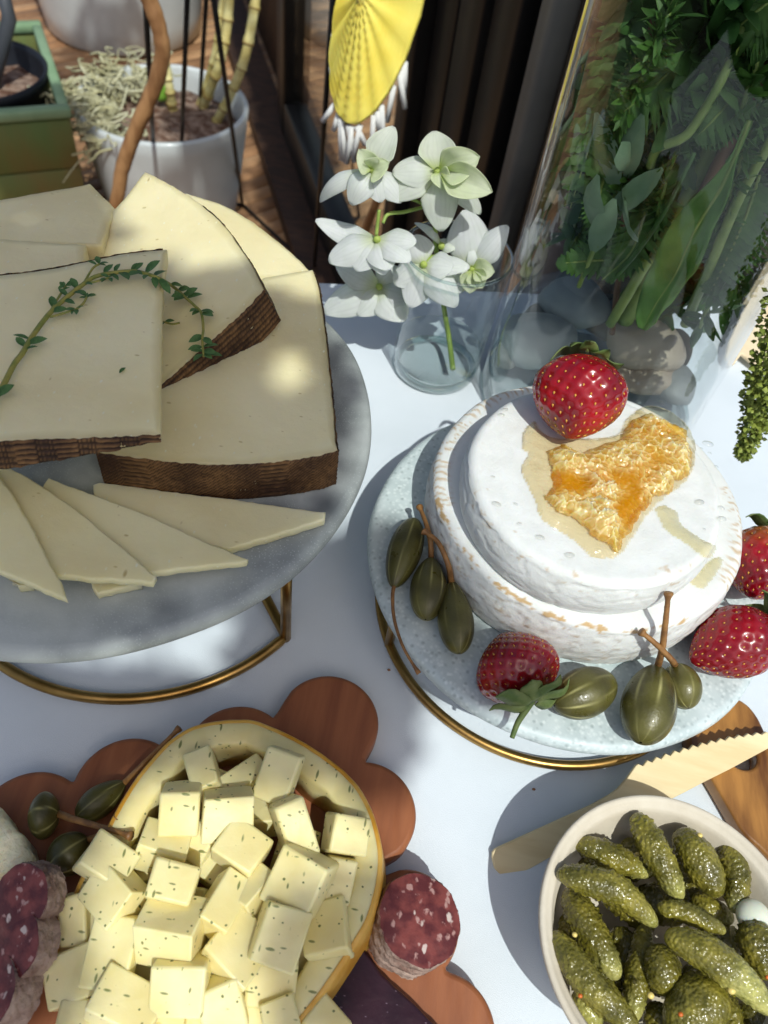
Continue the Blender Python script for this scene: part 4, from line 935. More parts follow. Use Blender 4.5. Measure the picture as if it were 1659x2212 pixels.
# ================================================================== bowl of pickles
ZBW = .042
bc = np.array([(1163, 1950), (1175, 1880), (1210, 1810), (1270, 1755), (1340, 1725), (1400, 1717), (1480, 1730), (1560, 1770), (1620, 1815), (1170, 2030), (1190, 2110), (1225, 2190)], float)
bp = [at(x, y, ZBW) for x, y in bc]; A_ = np.array([(2 * p.x, 2 * p.y, 1) for p in bp]); b_ = np.array([p.x ** 2 + p.y ** 2 for p in bp]); s_ = np.linalg.lstsq(A_, b_, rcond=None)[0]
BWX, BWY, BWR = s_[0], s_[1], math.sqrt(s_[2] + s_[0] ** 2 + s_[1] ** 2)
bwl = thing('bowl', 'round beige paper bowl full of pickled gherkins', 'bowl', (BWX, BWY, 0))
prof = [(.001, .0006), (BWR * .66, .0006), (BWR * .74, .004), (BWR * .92, .034), (BWR * .965, .0385), (BWR * .985, .0395), (BWR * .998, .040), (BWR, .0412), (BWR * .993, .0421), (BWR * .97, .0422), (BWR * .945, .0412), (BWR * .935, .0405), (BWR * .915, .0402), (BWR * .90, .0396), (BWR * .885, .0375), (BWR * .86, .034), (BWR * .70, .0052), (BWR * .62, .0026), (.001, .0026)]
v, f = lathe([(r_, z) for r_, z in prof], 160, (BWX, BWY, 0), False, False); obj('shell', mesh('shell', v, f), m_bowl, bwl)
def q3(x, y): return (995.4 + .4 * x, 1493 + .4 * y)
PICK = {}
def pickle(pts, rz, z, label, tone=0.0, seed=0, tip=.3, group=None, bumps=1.0, blunt=.5):
    P0 = [at(*q3(x, y), z + (dz if True else 0)) for x, y, dz in pts]; mid = P0[len(P0) // 2]; r_ = mpp(mid) * .4 * rz; m = 96; n = 56
    q = spline(P0, m); v = []; c = []
    # push the ends out a little
    L = sum((q[i + 1] - q[i]).length for i in range(m - 1)); us = [.5 - .5 * math.cos(math.pi * i / (m - 1)) for i in range(m)]; q = spline(q, 200); q = [q[min(199, int(u * 199))] for u in us]
    rad = [r_ * max(1e-4, math.sin(math.pi * min(.9997, max(.0003, u)))) ** blunt * (1 - .12 * (u - .5) ** 2) for u in us]
    T = [(q[min(i + 1, m - 1)] - q[max(i - 1, 0)]).normalized() for i in range(m)]; N = Vector((0, 0, 1)); N = (N - T[0] * N.dot(T[0])).normalized()
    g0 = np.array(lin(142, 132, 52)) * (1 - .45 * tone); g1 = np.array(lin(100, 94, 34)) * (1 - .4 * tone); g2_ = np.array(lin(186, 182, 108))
    for i in range(m):
        if T[i].length > 0: N = (N - T[i] * N.dot(T[i])).normalized()
        B = T[i].cross(N); u = us[i]
        for k in range(n):
            a = 2 * math.pi * k / n; d = N * math.cos(a) + B * math.sin(a); p = q[i] + d * rad[i]
            b1 = fn((p.x * 780, p.y * 780, p.z * 780 + seed)); b2 = fn((p.x * 150, p.y * 150, p.z * 150 + seed)); bm_ = max(0, b1 - .12) * 2
            amp = bumps * r_ * .16 * math.sin(math.pi * u) ** .5 * (1 if u < .82 else max(0, 1 - (u - .82) / .1))
            v.append(p + d * (amp * bm_ + r_ * .05 * b2))
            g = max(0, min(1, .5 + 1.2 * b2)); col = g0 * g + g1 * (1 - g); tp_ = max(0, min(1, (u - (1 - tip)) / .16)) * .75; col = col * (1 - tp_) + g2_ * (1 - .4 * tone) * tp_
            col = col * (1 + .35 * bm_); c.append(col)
    f = []
    for i in range(m - 1):
        for k in range(n): l = (k + 1) % n; f.append((i * n + k, i * n + l, (i + 1) * n + l, (i + 1) * n + k))
    o = obj('gherkin', mesh('gherkin', v, f, cols=c), m_pickle); tag(o, label, 'gherkin', group); return o
zt = .036
pickle([(612, 812, 0), (800, 890, .002), (1030, 985, -.002)], 72, zt - .002, 'gherkin at the upper left of the bowl, lying just under the rim', .15, 1)
pickle([(940, 660, .002), (1050, 860, .004), (1190, 1135, .001)], 80, zt + .002, 'upright gherkin at the top of the bowl touching the rim', .0, 2, .28)
pickle([(1165, 750, .0), (1280, 900, .002), (1395, 1115, 0)], 98, zt, 'fat smooth gherkin right of the upright one, two mustard seeds on it', .1, 3, .0, bumps=.5)
pickle([(1415, 810, 0), (1480, 960, 0), (1482, 1200, .001)], 76, zt - .002, 'dark warty gherkin by the right rim with a pale tip', .3, 4, .2)
pickle([(515, 985, .001), (680, 1020, .004), (870, 1090, .005), (1060, 1270, .002)], 80, zt + .004, 'curved gherkin crossing the left middle of the bowl', .05, 5, .18)
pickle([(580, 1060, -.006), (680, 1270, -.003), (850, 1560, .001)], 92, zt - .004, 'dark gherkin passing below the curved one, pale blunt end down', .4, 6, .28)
pickle([(490, 1300, .0), (680, 1560, .003), (960, 1840, .003)], 88, zt + .001, 'long gherkin along the left rim running to the bottom', .1, 7, .1)
pickle([(1060, 1165, .002), (1240, 1205, .003), (1430, 1300, .002)], 56, zt + .003, 'slim short gherkin in the middle of the bowl', .0, 8, .15)
pickle([(1100, 1320, .003), (1280, 1390, .006), (1480, 1530, .006), (1690, 1740, .002)], 98, zt + .006, 'large bright gherkin curving to the lower right', -.15, 9, .45, bumps=.5)
pickle([(1000, 1240, -.008), (960, 1500, -.004), (930, 1790, -.003)], 68, zt - .006, 'thin dark gherkin standing between the two long ones', .25, 10, .3)
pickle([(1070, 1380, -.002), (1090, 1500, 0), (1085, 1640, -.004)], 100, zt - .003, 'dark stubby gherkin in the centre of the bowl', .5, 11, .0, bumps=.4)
pickle([(1390, 1600, .001), (1290, 1690, .002), (1130, 1850, .0)], 150, zt - .002, 'thick glossy gherkin at the bottom of the bowl', .12, 12, .0, bumps=.35)
pickle([(1520, 1020, -.004), (1600, 1090, -.004), (1700, 1180, -.004)], 52, zt - .004, 'gherkin against the right rim above the white onion', .4, 13)
pickle([(1590, 1240, .0), (1600, 1370, .002), (1680, 1560, 0)], 100, zt + .001, 'dark gherkin at the right picture edge below the onion', .45, 14, .0)
pickle([(1250, 1110, -.006), (1360, 1180, -.005), (1470, 1240, -.006)], 62, zt - .006, 'pale gherkin half hidden behind the slim short one', -.2, 15, .4, bumps=.3)
pickle([(630, 1610, -.008), (680, 1700, -.006), (740, 1830, -.006)], 76, zt - .005, 'pale cut gherkin at the lower left under the long one', -.25, 16, .7, bumps=.3)
pickle([(1420, 1640, -.008), (1450, 1750, -.006), (1440, 1880, -.006)], 70, zt - .006, 'gherkin at the bottom edge under the large bright one', .1, 17, .0)
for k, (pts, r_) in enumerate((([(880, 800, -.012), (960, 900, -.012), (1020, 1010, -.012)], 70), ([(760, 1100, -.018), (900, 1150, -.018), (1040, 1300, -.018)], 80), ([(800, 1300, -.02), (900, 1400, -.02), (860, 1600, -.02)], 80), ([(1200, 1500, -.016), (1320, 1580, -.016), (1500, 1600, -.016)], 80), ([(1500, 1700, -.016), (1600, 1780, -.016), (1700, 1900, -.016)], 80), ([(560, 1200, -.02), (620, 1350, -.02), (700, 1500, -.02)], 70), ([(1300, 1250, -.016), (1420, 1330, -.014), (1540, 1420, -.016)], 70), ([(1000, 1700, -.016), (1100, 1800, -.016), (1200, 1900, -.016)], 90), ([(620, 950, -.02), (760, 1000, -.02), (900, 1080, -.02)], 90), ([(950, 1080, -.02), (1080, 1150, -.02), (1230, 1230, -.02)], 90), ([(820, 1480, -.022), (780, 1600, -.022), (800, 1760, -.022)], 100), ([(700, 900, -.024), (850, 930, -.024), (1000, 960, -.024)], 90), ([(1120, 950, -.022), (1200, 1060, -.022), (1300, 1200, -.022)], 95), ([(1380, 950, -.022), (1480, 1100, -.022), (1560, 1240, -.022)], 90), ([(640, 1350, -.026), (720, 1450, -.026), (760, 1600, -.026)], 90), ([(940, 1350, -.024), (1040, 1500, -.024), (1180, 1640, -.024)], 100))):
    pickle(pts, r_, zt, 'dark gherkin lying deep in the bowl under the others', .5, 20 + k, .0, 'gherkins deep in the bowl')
P = at(*q3(1580, 1215), zt + .002)
def egg(name, P, r_, s, mat, n=28, m=18):
    v = []; f = []
    for i in range(m + 1):
        a = math.pi * i / m
        for k in range(n): b = 2 * math.pi * k / n; v.append(P + Vector((s[0] * math.sin(a) * math.cos(b), s[1] * math.sin(a) * math.sin(b), s[2] * math.cos(a))) * r_)
    for i in range(m):
        for k in range(n): l = (k + 1) % n; f.append((i * n + l, i * n + k, (i + 1) * n + k, (i + 1) * n + l))
    return obj(name, mesh(name, v, f), mat)
tag(egg('pickled_onion', P, mpp(P) * .4 * 92, (1.0, .95, .8), m_onion), 'white pickled onion at the right of the bowl', 'onion')
for x, y, s, mt, dz in ((1291, 778, 15, 0, .007), (1250, 803, 14, 0, .007), (785, 990, 14, 0, .008), (615, 1315, 15, 0, .005), (645, 1645, 13, 1, .008), (1025, 1643, 20, 0, .004), (1187, 1745, 14, 1, .010), (1462, 1616, 22, 0, .013), (955, 882, 14, 0, .0), (1655, 1545, 12, 1, .010)):
    P = at(*q3(x, y), zt + dz); tag(egg('mustard_seed', P, mpp(P) * .4 * s, (1, .9, .8), (m_mseed, m_oseed)[mt], 12, 8), ('orange brown' if mt else 'pale yellow') + ' mustard seed sticking to a gherkin in the bowl', 'seed', 'orange mustard seeds' if mt else 'yellow mustard seeds')

# ================================================================== wooden knife and acacia board
def curve_board(name, loops, z0, z1, mat, bev=.0015):
    cu = bpy.data.curves.new(name, 'CURVE'); cu.dimensions = '2D'; cu.fill_mode = 'BOTH'; cu.extrude = (z1 - z0) / 2 - bev; cu.bevel_depth = bev; cu.bevel_resolution = 2
    for L in loops:
        s = cu.splines.new('POLY'); s.points.add(len(L) - 1); s.use_cyclic_u = True
        for i, p in enumerate(L): s.points[i].co = (p.x, p.y, 0, 1)
    o = bpy.data.objects.new('tmp', cu); COL.objects.link(o); bpy.context.view_layer.update()
    me = bpy.data.meshes.new_from_object(o.evaluated_get(bpy.context.evaluated_depsgraph_get())); bpy.data.objects.remove(o)
    me.transform(Matrix.Translation((0, 0, (z0 + z1) / 2))); me.name = name; me.materials.clear(); return obj(name, me, mat)
ZA = .0095
ob = [at(*q3(x, y), ZA) for x, y in ((1245, 255), (1275, 200), (1340, 150), (1420, 85), (1480, 52), (1540, 80), (1590, 140), (1625, 210), (1660, 280), (1780, 330), (1960, 420), (2200, 700), (2300, 1100), (2100, 1250), (1900, 1150), (1659, 870), (1545, 760), (1460, 620), (1390, 500), (1320, 390), (1260, 310))]
ob = spline(ob + [ob[0]], 140)[:-1]
hp = at(*q3(1515, 335), ZA); hr = mpp(hp) * .4 * 105
hole = [hp + Vector((math.cos(2 * math.pi * k / 40) * hr, math.sin(2 * math.pi * k / 40) * hr, 0)) for k in range(40)]
tag(curve_board('serving_board', [ob, hole], .0004, ZA, m_acacia), 'striped acacia wood serving board with a finger hole at the right edge', 'board')
kp = [(170, 900), (172, 872), (185, 855), (215, 840), (450, 733), (700, 620), (800, 565), (850, 530), (900, 470), (945, 405)]
for i in range(16):
    u = i / 15; x = 960 + u * 740; y = 393 - 175 * (1 - (1 - u) ** 1.7); kp += [(x, y), (x + 26, y - 2 + 14)] if i < 15 else [(x, y)]
kp += [(1760, 222), (1800, 245), (1780, 270), (1659, 312), (1450, 425), (1300, 500), (1215, 545), (900, 705), (480, 900), (330, 985), (275, 1003), (245, 1006), (215, 995), (185, 960)]
kz = lambda x: .0022 + max(0, (x - 800) / 900) * .0185
top = [at(*q3(x, y), kz(x)) for x, y in kp]; ctr_ = at(*q3(900, 620), kz(900))
P1, P2, P3 = at(*q3(200, 900), kz(200)), at(*q3(1650, 270), kz(1650)), at(*q3(1215, 545), kz(1215))
kn = (P2 - P1).cross(P3 - P1).normalized(); kn = kn if kn.z > 0 else -kn
top = [atP(*q3(x, y), P1, Vector((0, 0, 1)).lerp(kn, 1)) for x, y in kp]
tag(slab('wooden_knife', top, -kn * .0018, m_knife, bev=.0004, step=.004, jit=0), 'pale disposable wooden knife with toothed blade beside the bowl', 'knife')
for x, y in ((840, 1447), (1153, 1705)):
    P = at(x, y, .0008); tag(egg('crumb', P, .0009, (1, .7, .7), m_crumb, 8, 6), 'tiny brown crumb on the cloth ' + ('beside the gold ring of the pale stand' if x < 1000 else 'above the wooden knife handle'), 'crumb')

# ================================================================== small glass with orchids
GX, GY, GH = .0168, .4085, .092
def glassware(t, cx, cy, r0, r1, H, wall, base, n=96, matw=None):
    out = [(r0 * .6, 0.0006), (r0 * .93, .0008), (r0, .004)] + [(r0 + (r1 - r0) * i / 10, .004 + (H - .006) * i / 10) for i in range(1, 11)]
    inn = [(r0 + (r1 - r0) * i / 10 - wall, base + (H - base - .002) * i / 10) for i in range(10, -1, -1)] + [(r0 * .8, base - .0012), (r0 * .4, base - .0016)]
    v, f = lathe(out, n, (cx, cy, 0), True, False); obj('outer_wall', mesh('outer_wall', v, f), matw or m_glass, t)
    v, f = lathe(inn, n, (cx, cy, 0), False, True); obj('inner_wall', mesh('inner_wall', v, f), m_glassin, t)
    c = [Vector((cx + (r1 - wall / 2) * math.cos(2 * math.pi * i / n), cy + (r1 - wall / 2) * math.sin(2 * math.pi * i / n), H - .0012)) for i in range(n)]
    v, f = tube(c, wall * .62, 10, closed=True); obj('rim', mesh('rim', v, f), m_glassrim, t)
    c = [Vector((cx + (r0 - .003) * math.cos(2 * math.pi * i / n), cy + (r0 - .003) * math.sin(2 * math.pi * i / n), .003)) for i in range(n)]
    v, f = tube(c, .0026, 10, closed=True); obj('foot', mesh('foot', v, f), m_glassrim, t)
gl = thing('drinking_glass', 'small clear glass of water holding the white orchid spray', 'glass', (GX, GY, 0))
glassware(gl, GX, GY, .0290, .0335, GH, .0016, .009)
v, f = lathe([(.0275, .0092), (.0283, .021), (.0278, .0222), (.026, .0217), (.014, .0215), (.001, .0215)], 80, (GX, GY, 0), True, True)
tag(obj('glass_water', mesh('glass_water', v, f), m_water), 'shallow clear water in the small glass', 'water')

white = np.array((.86, .9, .85)); grn = np.array(lin(200, 216, 120))
def petal(tip, base, width, nrm, bow=.15, cup=.15, parent=None, tint=0, shape=0, name='petal', wave=0):
    """A petal from base to tip; bow lifts its middle along nrm, cup bends the sides."""
    L = (tip - base); ax = L.normalized(); s = nrm.cross(ax).normalized(); nn = ax.cross(s).normalized(); m, n = 16, 24; v = []; c = []; f = []; ln = L.length; ph = random.uniform(0, 6)
    for i in range(m + 1):
        u = i / m
        w_ = width * ((math.sin(math.pi * min(1, u ** (.75 if shape == 0 else 1.1) * .97 + .02))) ** (.62 if shape == 0 else .8)) * (.35 + .65 * min(1, u * 2.4)) if u > 0 else width * .16
        for j in range(n + 1):
            q = j / n * 2 - 1; e = bow * ln * math.sin(math.pi * u) - cup * width * q * q * math.sin(math.pi * min(1, u * 1.1)) + wave * width * math.sin(u * 11 + q * 3) * abs(q)
            v.append(base + ax * (ln * u) + s * (w_ / 2 * q) + nn * e); g = max(0, 1 - u / .35) * .75 + tint * .55 + .12 * abs(q) ** 3 * tint; g = min(.95, g); c.append((white * (1 - g) + grn * g) * (1 - .10 * max(0, math.sin(q * 22 + ph + u * 2)) ** 3 * (1 - .3 * u)))
    for i in range(m):
        for j in range(n): f.append((i * (n + 1) + j, i * (n + 1) + j + 1, (i + 1) * (n + 1) + j + 1, (i + 1) * (n + 1) + j))
    me = mesh(name, v, f, cols=c); o = obj(name, me, m_petal, parent)
    md = o.modifiers.new('s', 'SOLIDIFY'); md.thickness = .00025; return o
def o6(x, y): return ((950 + x * .4822) * .6636, (350 + y * .4822) * .6636)
osp = thing('orchid_spray', 'white orchid spray standing in the small glass', 'flower', (GX, GY, .011))
def P6(x, y, Y): return atY(*o6(x, y), Y)
stem = spline([Vector((GX + .012, GY - .012, .011)), P6(1060, 1550, .418), P6(1030, 1370, .415), P6(975, 960, .412), P6(968, 800, .41), P6(950, 690, .405), P6(900, 650, .40)], 40)
v, f = tube(stem, [.0019 - .0005 * i / 39 for i in range(40)], 8); obj('stem', mesh('stem', v, f), m_orstem, osp)
for pts in ([(895, 670, .402), (760, 705, .395), (650, 720, .39), (615, 780, .386)], [(900, 660, .402), (830, 625, .40), (760, 590, .395), (560, 420, .392)], [(970, 800, .41), (960, 640, .40), (985, 450, .396)], [(985, 1000, .412), (940, 1010, .40), (910, 1060, .395)], [(1000, 1050, .412), (1100, 1120, .41), (1190, 1110, .405)], [(985, 1100, .412), (800, 1190, .41), (600, 1210, .405)], [(590, 690, .388), (570, 860, .384)]):
    q = spline([P6(*p) for p in pts], 14); v, f = tube(q, .0010, 8); obj('pedicel', mesh('pedicel', v, f), m_orstem, osp)
def flower(label, ctr, Y, petals, lip=None, tint=0):
    C = P6(*ctr, Y); toward = (CAM - C).normalized(); s = mpp(C) * .32
    # the column is the part, petals hang on it
    q = spline([C - toward * .002, C + toward * .003, C + toward * .005 + Vector((0, 0, -.001))], 8); v, f = tube(q, [.0016, .002, .0022, .0022, .002, .0018, .0014, .0007], 10)
    cols = [grn] * len(v); fl = obj('flower', mesh('flower', v, f, cols=cols), m_petal, osp)
    for p in petals:
        x, y, dz, wd_ = p[:4]; bow = p[4] if len(p) > 4 else .12; cup = p[5] if len(p) > 5 else .2; tn_ = p[6] if len(p) > 6 else tint
        tip = P6(x, y, Y + dz); nrm = (toward * .8 + Vector((0, 0, .6))).normalized()
        o = petal(tip, C, wd_ * s, nrm, bow, cup, None, tn_, p[7] if len(p) > 7 else 0); o.parent = fl; o.location = (0, 0, 0)
    if lip:
        for x, y, dz, wd_ in lip:
            tip = P6(x, y, Y + dz); o = petal(tip, C + toward * .002, wd_ * s, toward, .18, -.5, None, .8, 1, 'lip', .06); o.parent = fl; o.location = (0, 0, 0)
    return fl
random.seed(21)
flower('', (545, 420), .392, [(190, 635, .004, 130, .22, .2), (400, 655, -.012, 200, .3, .25), (600, 640, -.01, 190, .2, .2), (690, 130, .01, 210, .1, -.25, .35), (740, 640, -.006, 180, .16, .2)], [(450, 280, -.004, 150), (660, 370, -.008, 150)], .05)
flower('', (985, 430), .396, [(680, 440, -.004, 230, .14, .22, .2), (640, 620, -.008, 210, .14, .2, .3), (1010, 835, -.012, 260, .16, .2, .3), (1275, 715, .006, 170, .12, .2, .25), (960, 160, .012, 260, .1, -.2, .45)], [(1270, 330, -.004, 230), (1355, 570, -.012, 220), (1060, 560, -.012, 130)], .25)
flower('', (575, 890), .386, [(160, 760, .006, 170, -.1, .2), (250, 1040, -.008, 230, .12, .25), (430, 1100, -.012, 210, .12, .2), (650, 1100, -.014, 230, .12, .2), (840, 910, -.004, 200, .1, .25), (620, 1130, -.012, 200, .12, .2), (800, 1040, -.012, 180, .12, .2)], None, .0)
flower('', (890, 1060), .395, [(830, 860, .008, 220, .1, .2), (1090, 1080, -.004, 230, .12, .2), (1110, 1345, -.016, 230, .1, .2), (800, 1350, -.016, 230, .12, .2), (690, 1190, -.008, 220, .12, .25), (1200, 1080, -.002, 150, .1, .2)], None, .0)
flower('', (1215, 1090), .405, [(1170, 690, .012, 300, .08, .2), (1460, 800, .01, 190, .14, .25), (1030, 1130, -.004, 150, .16, .2), (1040, 1260, -.01, 160, .12, .2), (1210, 940, .004, 70, .25, .1)], [(1370, 1110, -.006, 150), (1200, 1255, -.012, 150), (1290, 1220, -.01, 140)], .0)
flower('', (590, 1210), .402, [(300, 1060, .008, 200, .1, .2), (215, 1380, -.008, 250, .1, .2), (440, 1400, -.012, 240, .12, .2), (760, 1440, -.012, 260, .12, .2), (830, 1270, -.004, 230, .1, .2), (720, 1080, .01, 230, .1, .2)], None, .05)
flower('', (1010, 935), .41, [(1100, 960, -.004, 90, .25, .3, .3), (1060, 900, .004, 90, .2, .3, .3), (830, 780, .004, 60, .3, .2, .1)], None, .3)

# ================================================================== tall vase
a_l = [at(1272, 0, 0), at(1134, 450, 0), at(1069, 684, 0)]; ang_l = sum(math.atan2(p.y, p.x) for p in a_l) / 3
a_r = [at(1545, 860, 0), at(1640, 680, 0)]; ang_r = sum(math.atan2(p.y, p.x) for p in a_r) / 2
half = (ang_l - ang_r) / 2; mid_ = (ang_l + ang_r) / 2; tl = at(1036, 800, 0); dist_ = math.hypot(tl.x, tl.y) / math.cos(half)
VX, VY, VR = dist_ * math.cos(mid_), dist_ * math.sin(mid_), dist_ * math.sin(half); VH = .30
vz = thing('vase', 'tall clear glass vase filled with stones, water and greenery', 'vase', (VX, VY, 0))
glassware(vz, VX, VY, VR, VR, VH, .0028, .012, 128)
WZ = .075
for zc in np.arange(.03, .14, .0025):          # water level from the front arc of the surface seen in the photo
    p = at(1330, 735, zc)
    if math.hypot(p.x - VX, p.y - VY) < VR and p.y < VY: WZ = zc; break
print('VASE', VX, VY, VR, 'water', WZ)
v, f = lathe([(VR - .0034, .0125), (VR - .0034, WZ + .001), (VR - .0044, WZ), (VR * .5, WZ), (.002, WZ)], 120, (VX, VY, 0), True, True)
tag(obj('vase_water', mesh('vase_water', v, f), m_water), 'clear water in the lower part of the tall vase', 'water')
def clampv(P, z=None):
    d = Vector((P.x - VX, P.y - VY, 0)); k = VR - .006
    if P.z < VH and d.length > k: d = d.normalized() * k; return Vector((VX + d.x, VY + d.y, P.z))
    return P
def stone(label, x, y, z, s, rz, mat, seed):
    P = at(x, y, z); v = []; f = []; n, m = 36, 24; M3 = Matrix.Rotation(rz, 3, 'Z')
    for i in range(m + 1):
        a = math.pi * i / m
        for k in range(n):
            b = 2 * math.pi * k / n; d = Vector((math.sin(a) * math.cos(b), math.sin(a) * math.sin(b), math.cos(a))); e = 1 + .18 * fn(d, 1.2, (seed, 0, 0))
            v.append(P + M3 @ Vector((d.x * s[0], d.y * s[1], d.z * s[2])) * e)
    for i in range(m):
        for k in range(n): l = (k + 1) % n; f.append((i * n + l, i * n + k, (i + 1) * n + k, (i + 1) * n + l))
    v = [clampv(q) for q in v]
    tag(obj('stone', mesh('stone', v, f), mat), label, 'stone')
stone('large blue grey stone in the vase just left of the strawberry top', 1160, 735, .028, (.027, .022, .015), .3, m_stone, 1)
stone('blue grey stone behind the large one, near the left glass wall', 1240, 650, .040, (.025, .020, .015), -.3, m_stone, 2)
stone('tan stone right of centre at the bottom of the vase', 1395, 745, .036, (.027, .021, .015), .1, m_stone2, 3)
stone('lower tan stone partly behind the top strawberry', 1385, 805, .022, (.026, .018, .010), -.1, m_stone2, 4)
stone('small dark stone at the left foot of the vase', 1085, 760, .020, (.012, .014, .008), .2, m_stone3, 5)
stone('pale stone at the right side behind the cheese wheel', 1470, 830, .020, (.020, .016, .009), .5, m_stone3, 6)
stone('white grey stone under the big folded leaf', 1440, 655, .036, (.022, .018, .013), 0, M('pale_stone', lin(178, 186, 186), .5, lin(150, 160, 162), 20), 7)
stone('dark stone wedged behind the tan stone', 1330, 690, .026, (.022, .018, .012), .6, m_stone3, 8)
stone('brownish stone at the far right of the vase bottom', 1530, 740, .030, (.020, .018, .012), .2, m_stone2, 9)
stone('grey stone at the back of the vase bottom', 1350, 600, .030, (.026, .018, .012), .0, m_stone3, 10)
stone('slate stone at the back right of the vase bottom', 1500, 640, .030, (.024, .018, .012), .4, m_stone3, 11)
stone('grey stone behind the small dark one at the left', 1140, 660, .022, (.020, .018, .010), .4, m_stone3, 12)

# greenery: every stem, frond and leaf stands in the vase
def va(x, y, off): return clampv(atY(x, y, VY + off))
def frond(label, pts, width, n=18, seed=0, mat=None, group=None, serr=True):
    random.seed(seed); q = spline([va(*p) for p in pts], 40); t = thing('fern_frond', label, 'fern', q[0], group)
    v, f = tube(q, [.0011 - .0008 * i / 39 for i in range(40)], 6); obj('rachis', mesh('rachis', v, f), m_gstem, t); parts = []
    for i in range(n):
        u = .12 + .88 * i / n; k = int(u * 38); P = q[k]; tg = (q[k + 1] - q[k]).normalized(); tow = (CAM - P).normalized(); s0 = tg.cross(tow).normalized(); L = width * (math.sin(math.pi * (.18 + .8 * u)) ** .8)
        for sd in (-1, 1):
            d = (s0 * sd + tg * .55 + tow * random.uniform(-.15, .25)).normalized(); w0 = (q[-1] - q[0]).length / n * .62; sde = d.cross(tow).normalized(); vv = []; ff = []; m = 8
            for j in range(m + 1):
                e = j / m; w_ = w0 * (1 - e ** 2.2) * (.75 + (.35 if j % 2 else 0) * (1 if serr else 0)); c_ = P + d * (L * e) - tow * (.12 * L * e * e)
                vv += [c_ - sde * w_, c_ + tow * w_ * .15, c_ + sde * w_]
            for j in range(m):
                for h in range(2): ff.append((j * 3 + h, j * 3 + h + 1, j * 3 + 4 + h, j * 3 + 3 + h))
            parts.append((vv, ff))
    v, f = join(parts); v = [clampv(Vector(p)) for p in v]; stuff(obj('pinnae', mesh('pinnae', v, f), mat or m_fern, t)); return t
frond('fern frond hanging in the centre of the vase, tip pointing down left', [(1420, 330, .0), (1400, 430, -.012), (1365, 540, -.03), (1300, 605, -.04)], .017, 20, 1)
frond('small curled fern frond near the left glass wall', [(1330, 330, .0), (1300, 400, -.02), (1290, 470, -.03), (1292, 535, -.035)], .010, 16, 2)
frond('fern frond hugging the upper left glass wall', [(1450, -40, .0), (1390, 60, -.01), (1330, 190, -.02), (1270, 330, -.02), (1232, 450, -.02)], .024, 22, 3)
frond('dark fern frond lying flat across the left of the vase', [(1420, 560, .0), (1340, 560, -.02), (1260, 565, -.03), (1200, 570, -.03)], .012, 14, 4)
frond('fern frond behind at the top centre of the vase', [(1560, 60, .0), (1480, 120, -.02), (1400, 200, -.03), (1320, 260, -.03)], .024, 22, 5)
frond('bright fern tuft in the upper right of the vase', [(1640, 120, -.02), (1590, 200, -.03), (1540, 260, -.04), (1500, 300, -.04)], .018, 18, 6)
frond('fern frond at the top right corner of the picture', [(1700, -30, -.02), (1640, 20, -.03), (1580, 70, -.03)], .02, 16, 7)
frond('fern frond low in the middle behind the big folded leaf', [(1480, 560, .0), (1430, 610, -.01), (1385, 660, -.01)], .012, 12, 8)
frond('shadowed fern frond along the right glass wall', [(1640, 380, .0), (1610, 470, -.02), (1570, 560, -.02), (1530, 640, -.02)], .02, 18, 9)
frond('fern frond between the top strawberry and the stems', [(1520, 420, .01), (1440, 440, .0), (1350, 470, -.01), (1250, 470, -.02)], .018, 16, 10)
def stem_thing(label, pts, r0, r1, mat, name='flower_stem'):
    q = spline([va(*p) for p in pts], 30); v, f = tube(q, [r0 + (r1 - r0) * i / 29 for i in range(30)], 10, disp=lambda p, u, a, r: .08 * r * fn(p * 200)); return tag(obj(name, mesh(name, v, f), mat), label, 'stem')
stem_thing('thick green stem slanting from the lower centre to the upper right', [(1350, 690, .0), (1400, 600, -.01), (1450, 500, -.02), (1500, 400, -.02), (1560, 260, -.02), (1640, 60, -.01), (1690, -80, 0)], .0055, .004, m_gstem)
stem_thing('brown stem running beside the big folded leaf', [(1420, 640, -.0), (1480, 500, -.02), (1530, 400, -.03), (1590, 280, -.03), (1680, 100, -.02)], .004, .003, m_bstem)
stem_thing('thin upright brown stem in the left half of the vase', [(1322, 720, .0), (1336, 600, -.01), (1352, 440, -.02), (1375, 240, -.02), (1420, 0, -.01), (1440, -80, 0)], .0018, .0015, m_bstem)
stem_thing('bent pale green stem with a side leaf in the upper centre', [(1405, 360, -.03), (1420, 322, -.035), (1470, 300, -.04), (1500, 270, -.04), (1560, 170, -.04), (1600, 60, -.03)], .0022, .002, m_gstem)
stem_thing('green stem at the right edge of the vase', [(1480, 700, .0), (1540, 560, -.02), (1600, 420, -.03), (1680, 280, -.03)], .003, .0026, m_gstem)
stem_thing('slender grey green stalk crossing in front of the centre fern', [(1320, 610, -.035), (1380, 540, -.045), (1440, 450, -.05), (1500, 330, -.05)], .0012, .001, m_dleaf)
stem_thing('short yellow green stem end touching the stones', [(1318, 700, -.01), (1345, 655, -.015), (1400, 560, -.02)], .003, .003, m_gstem)
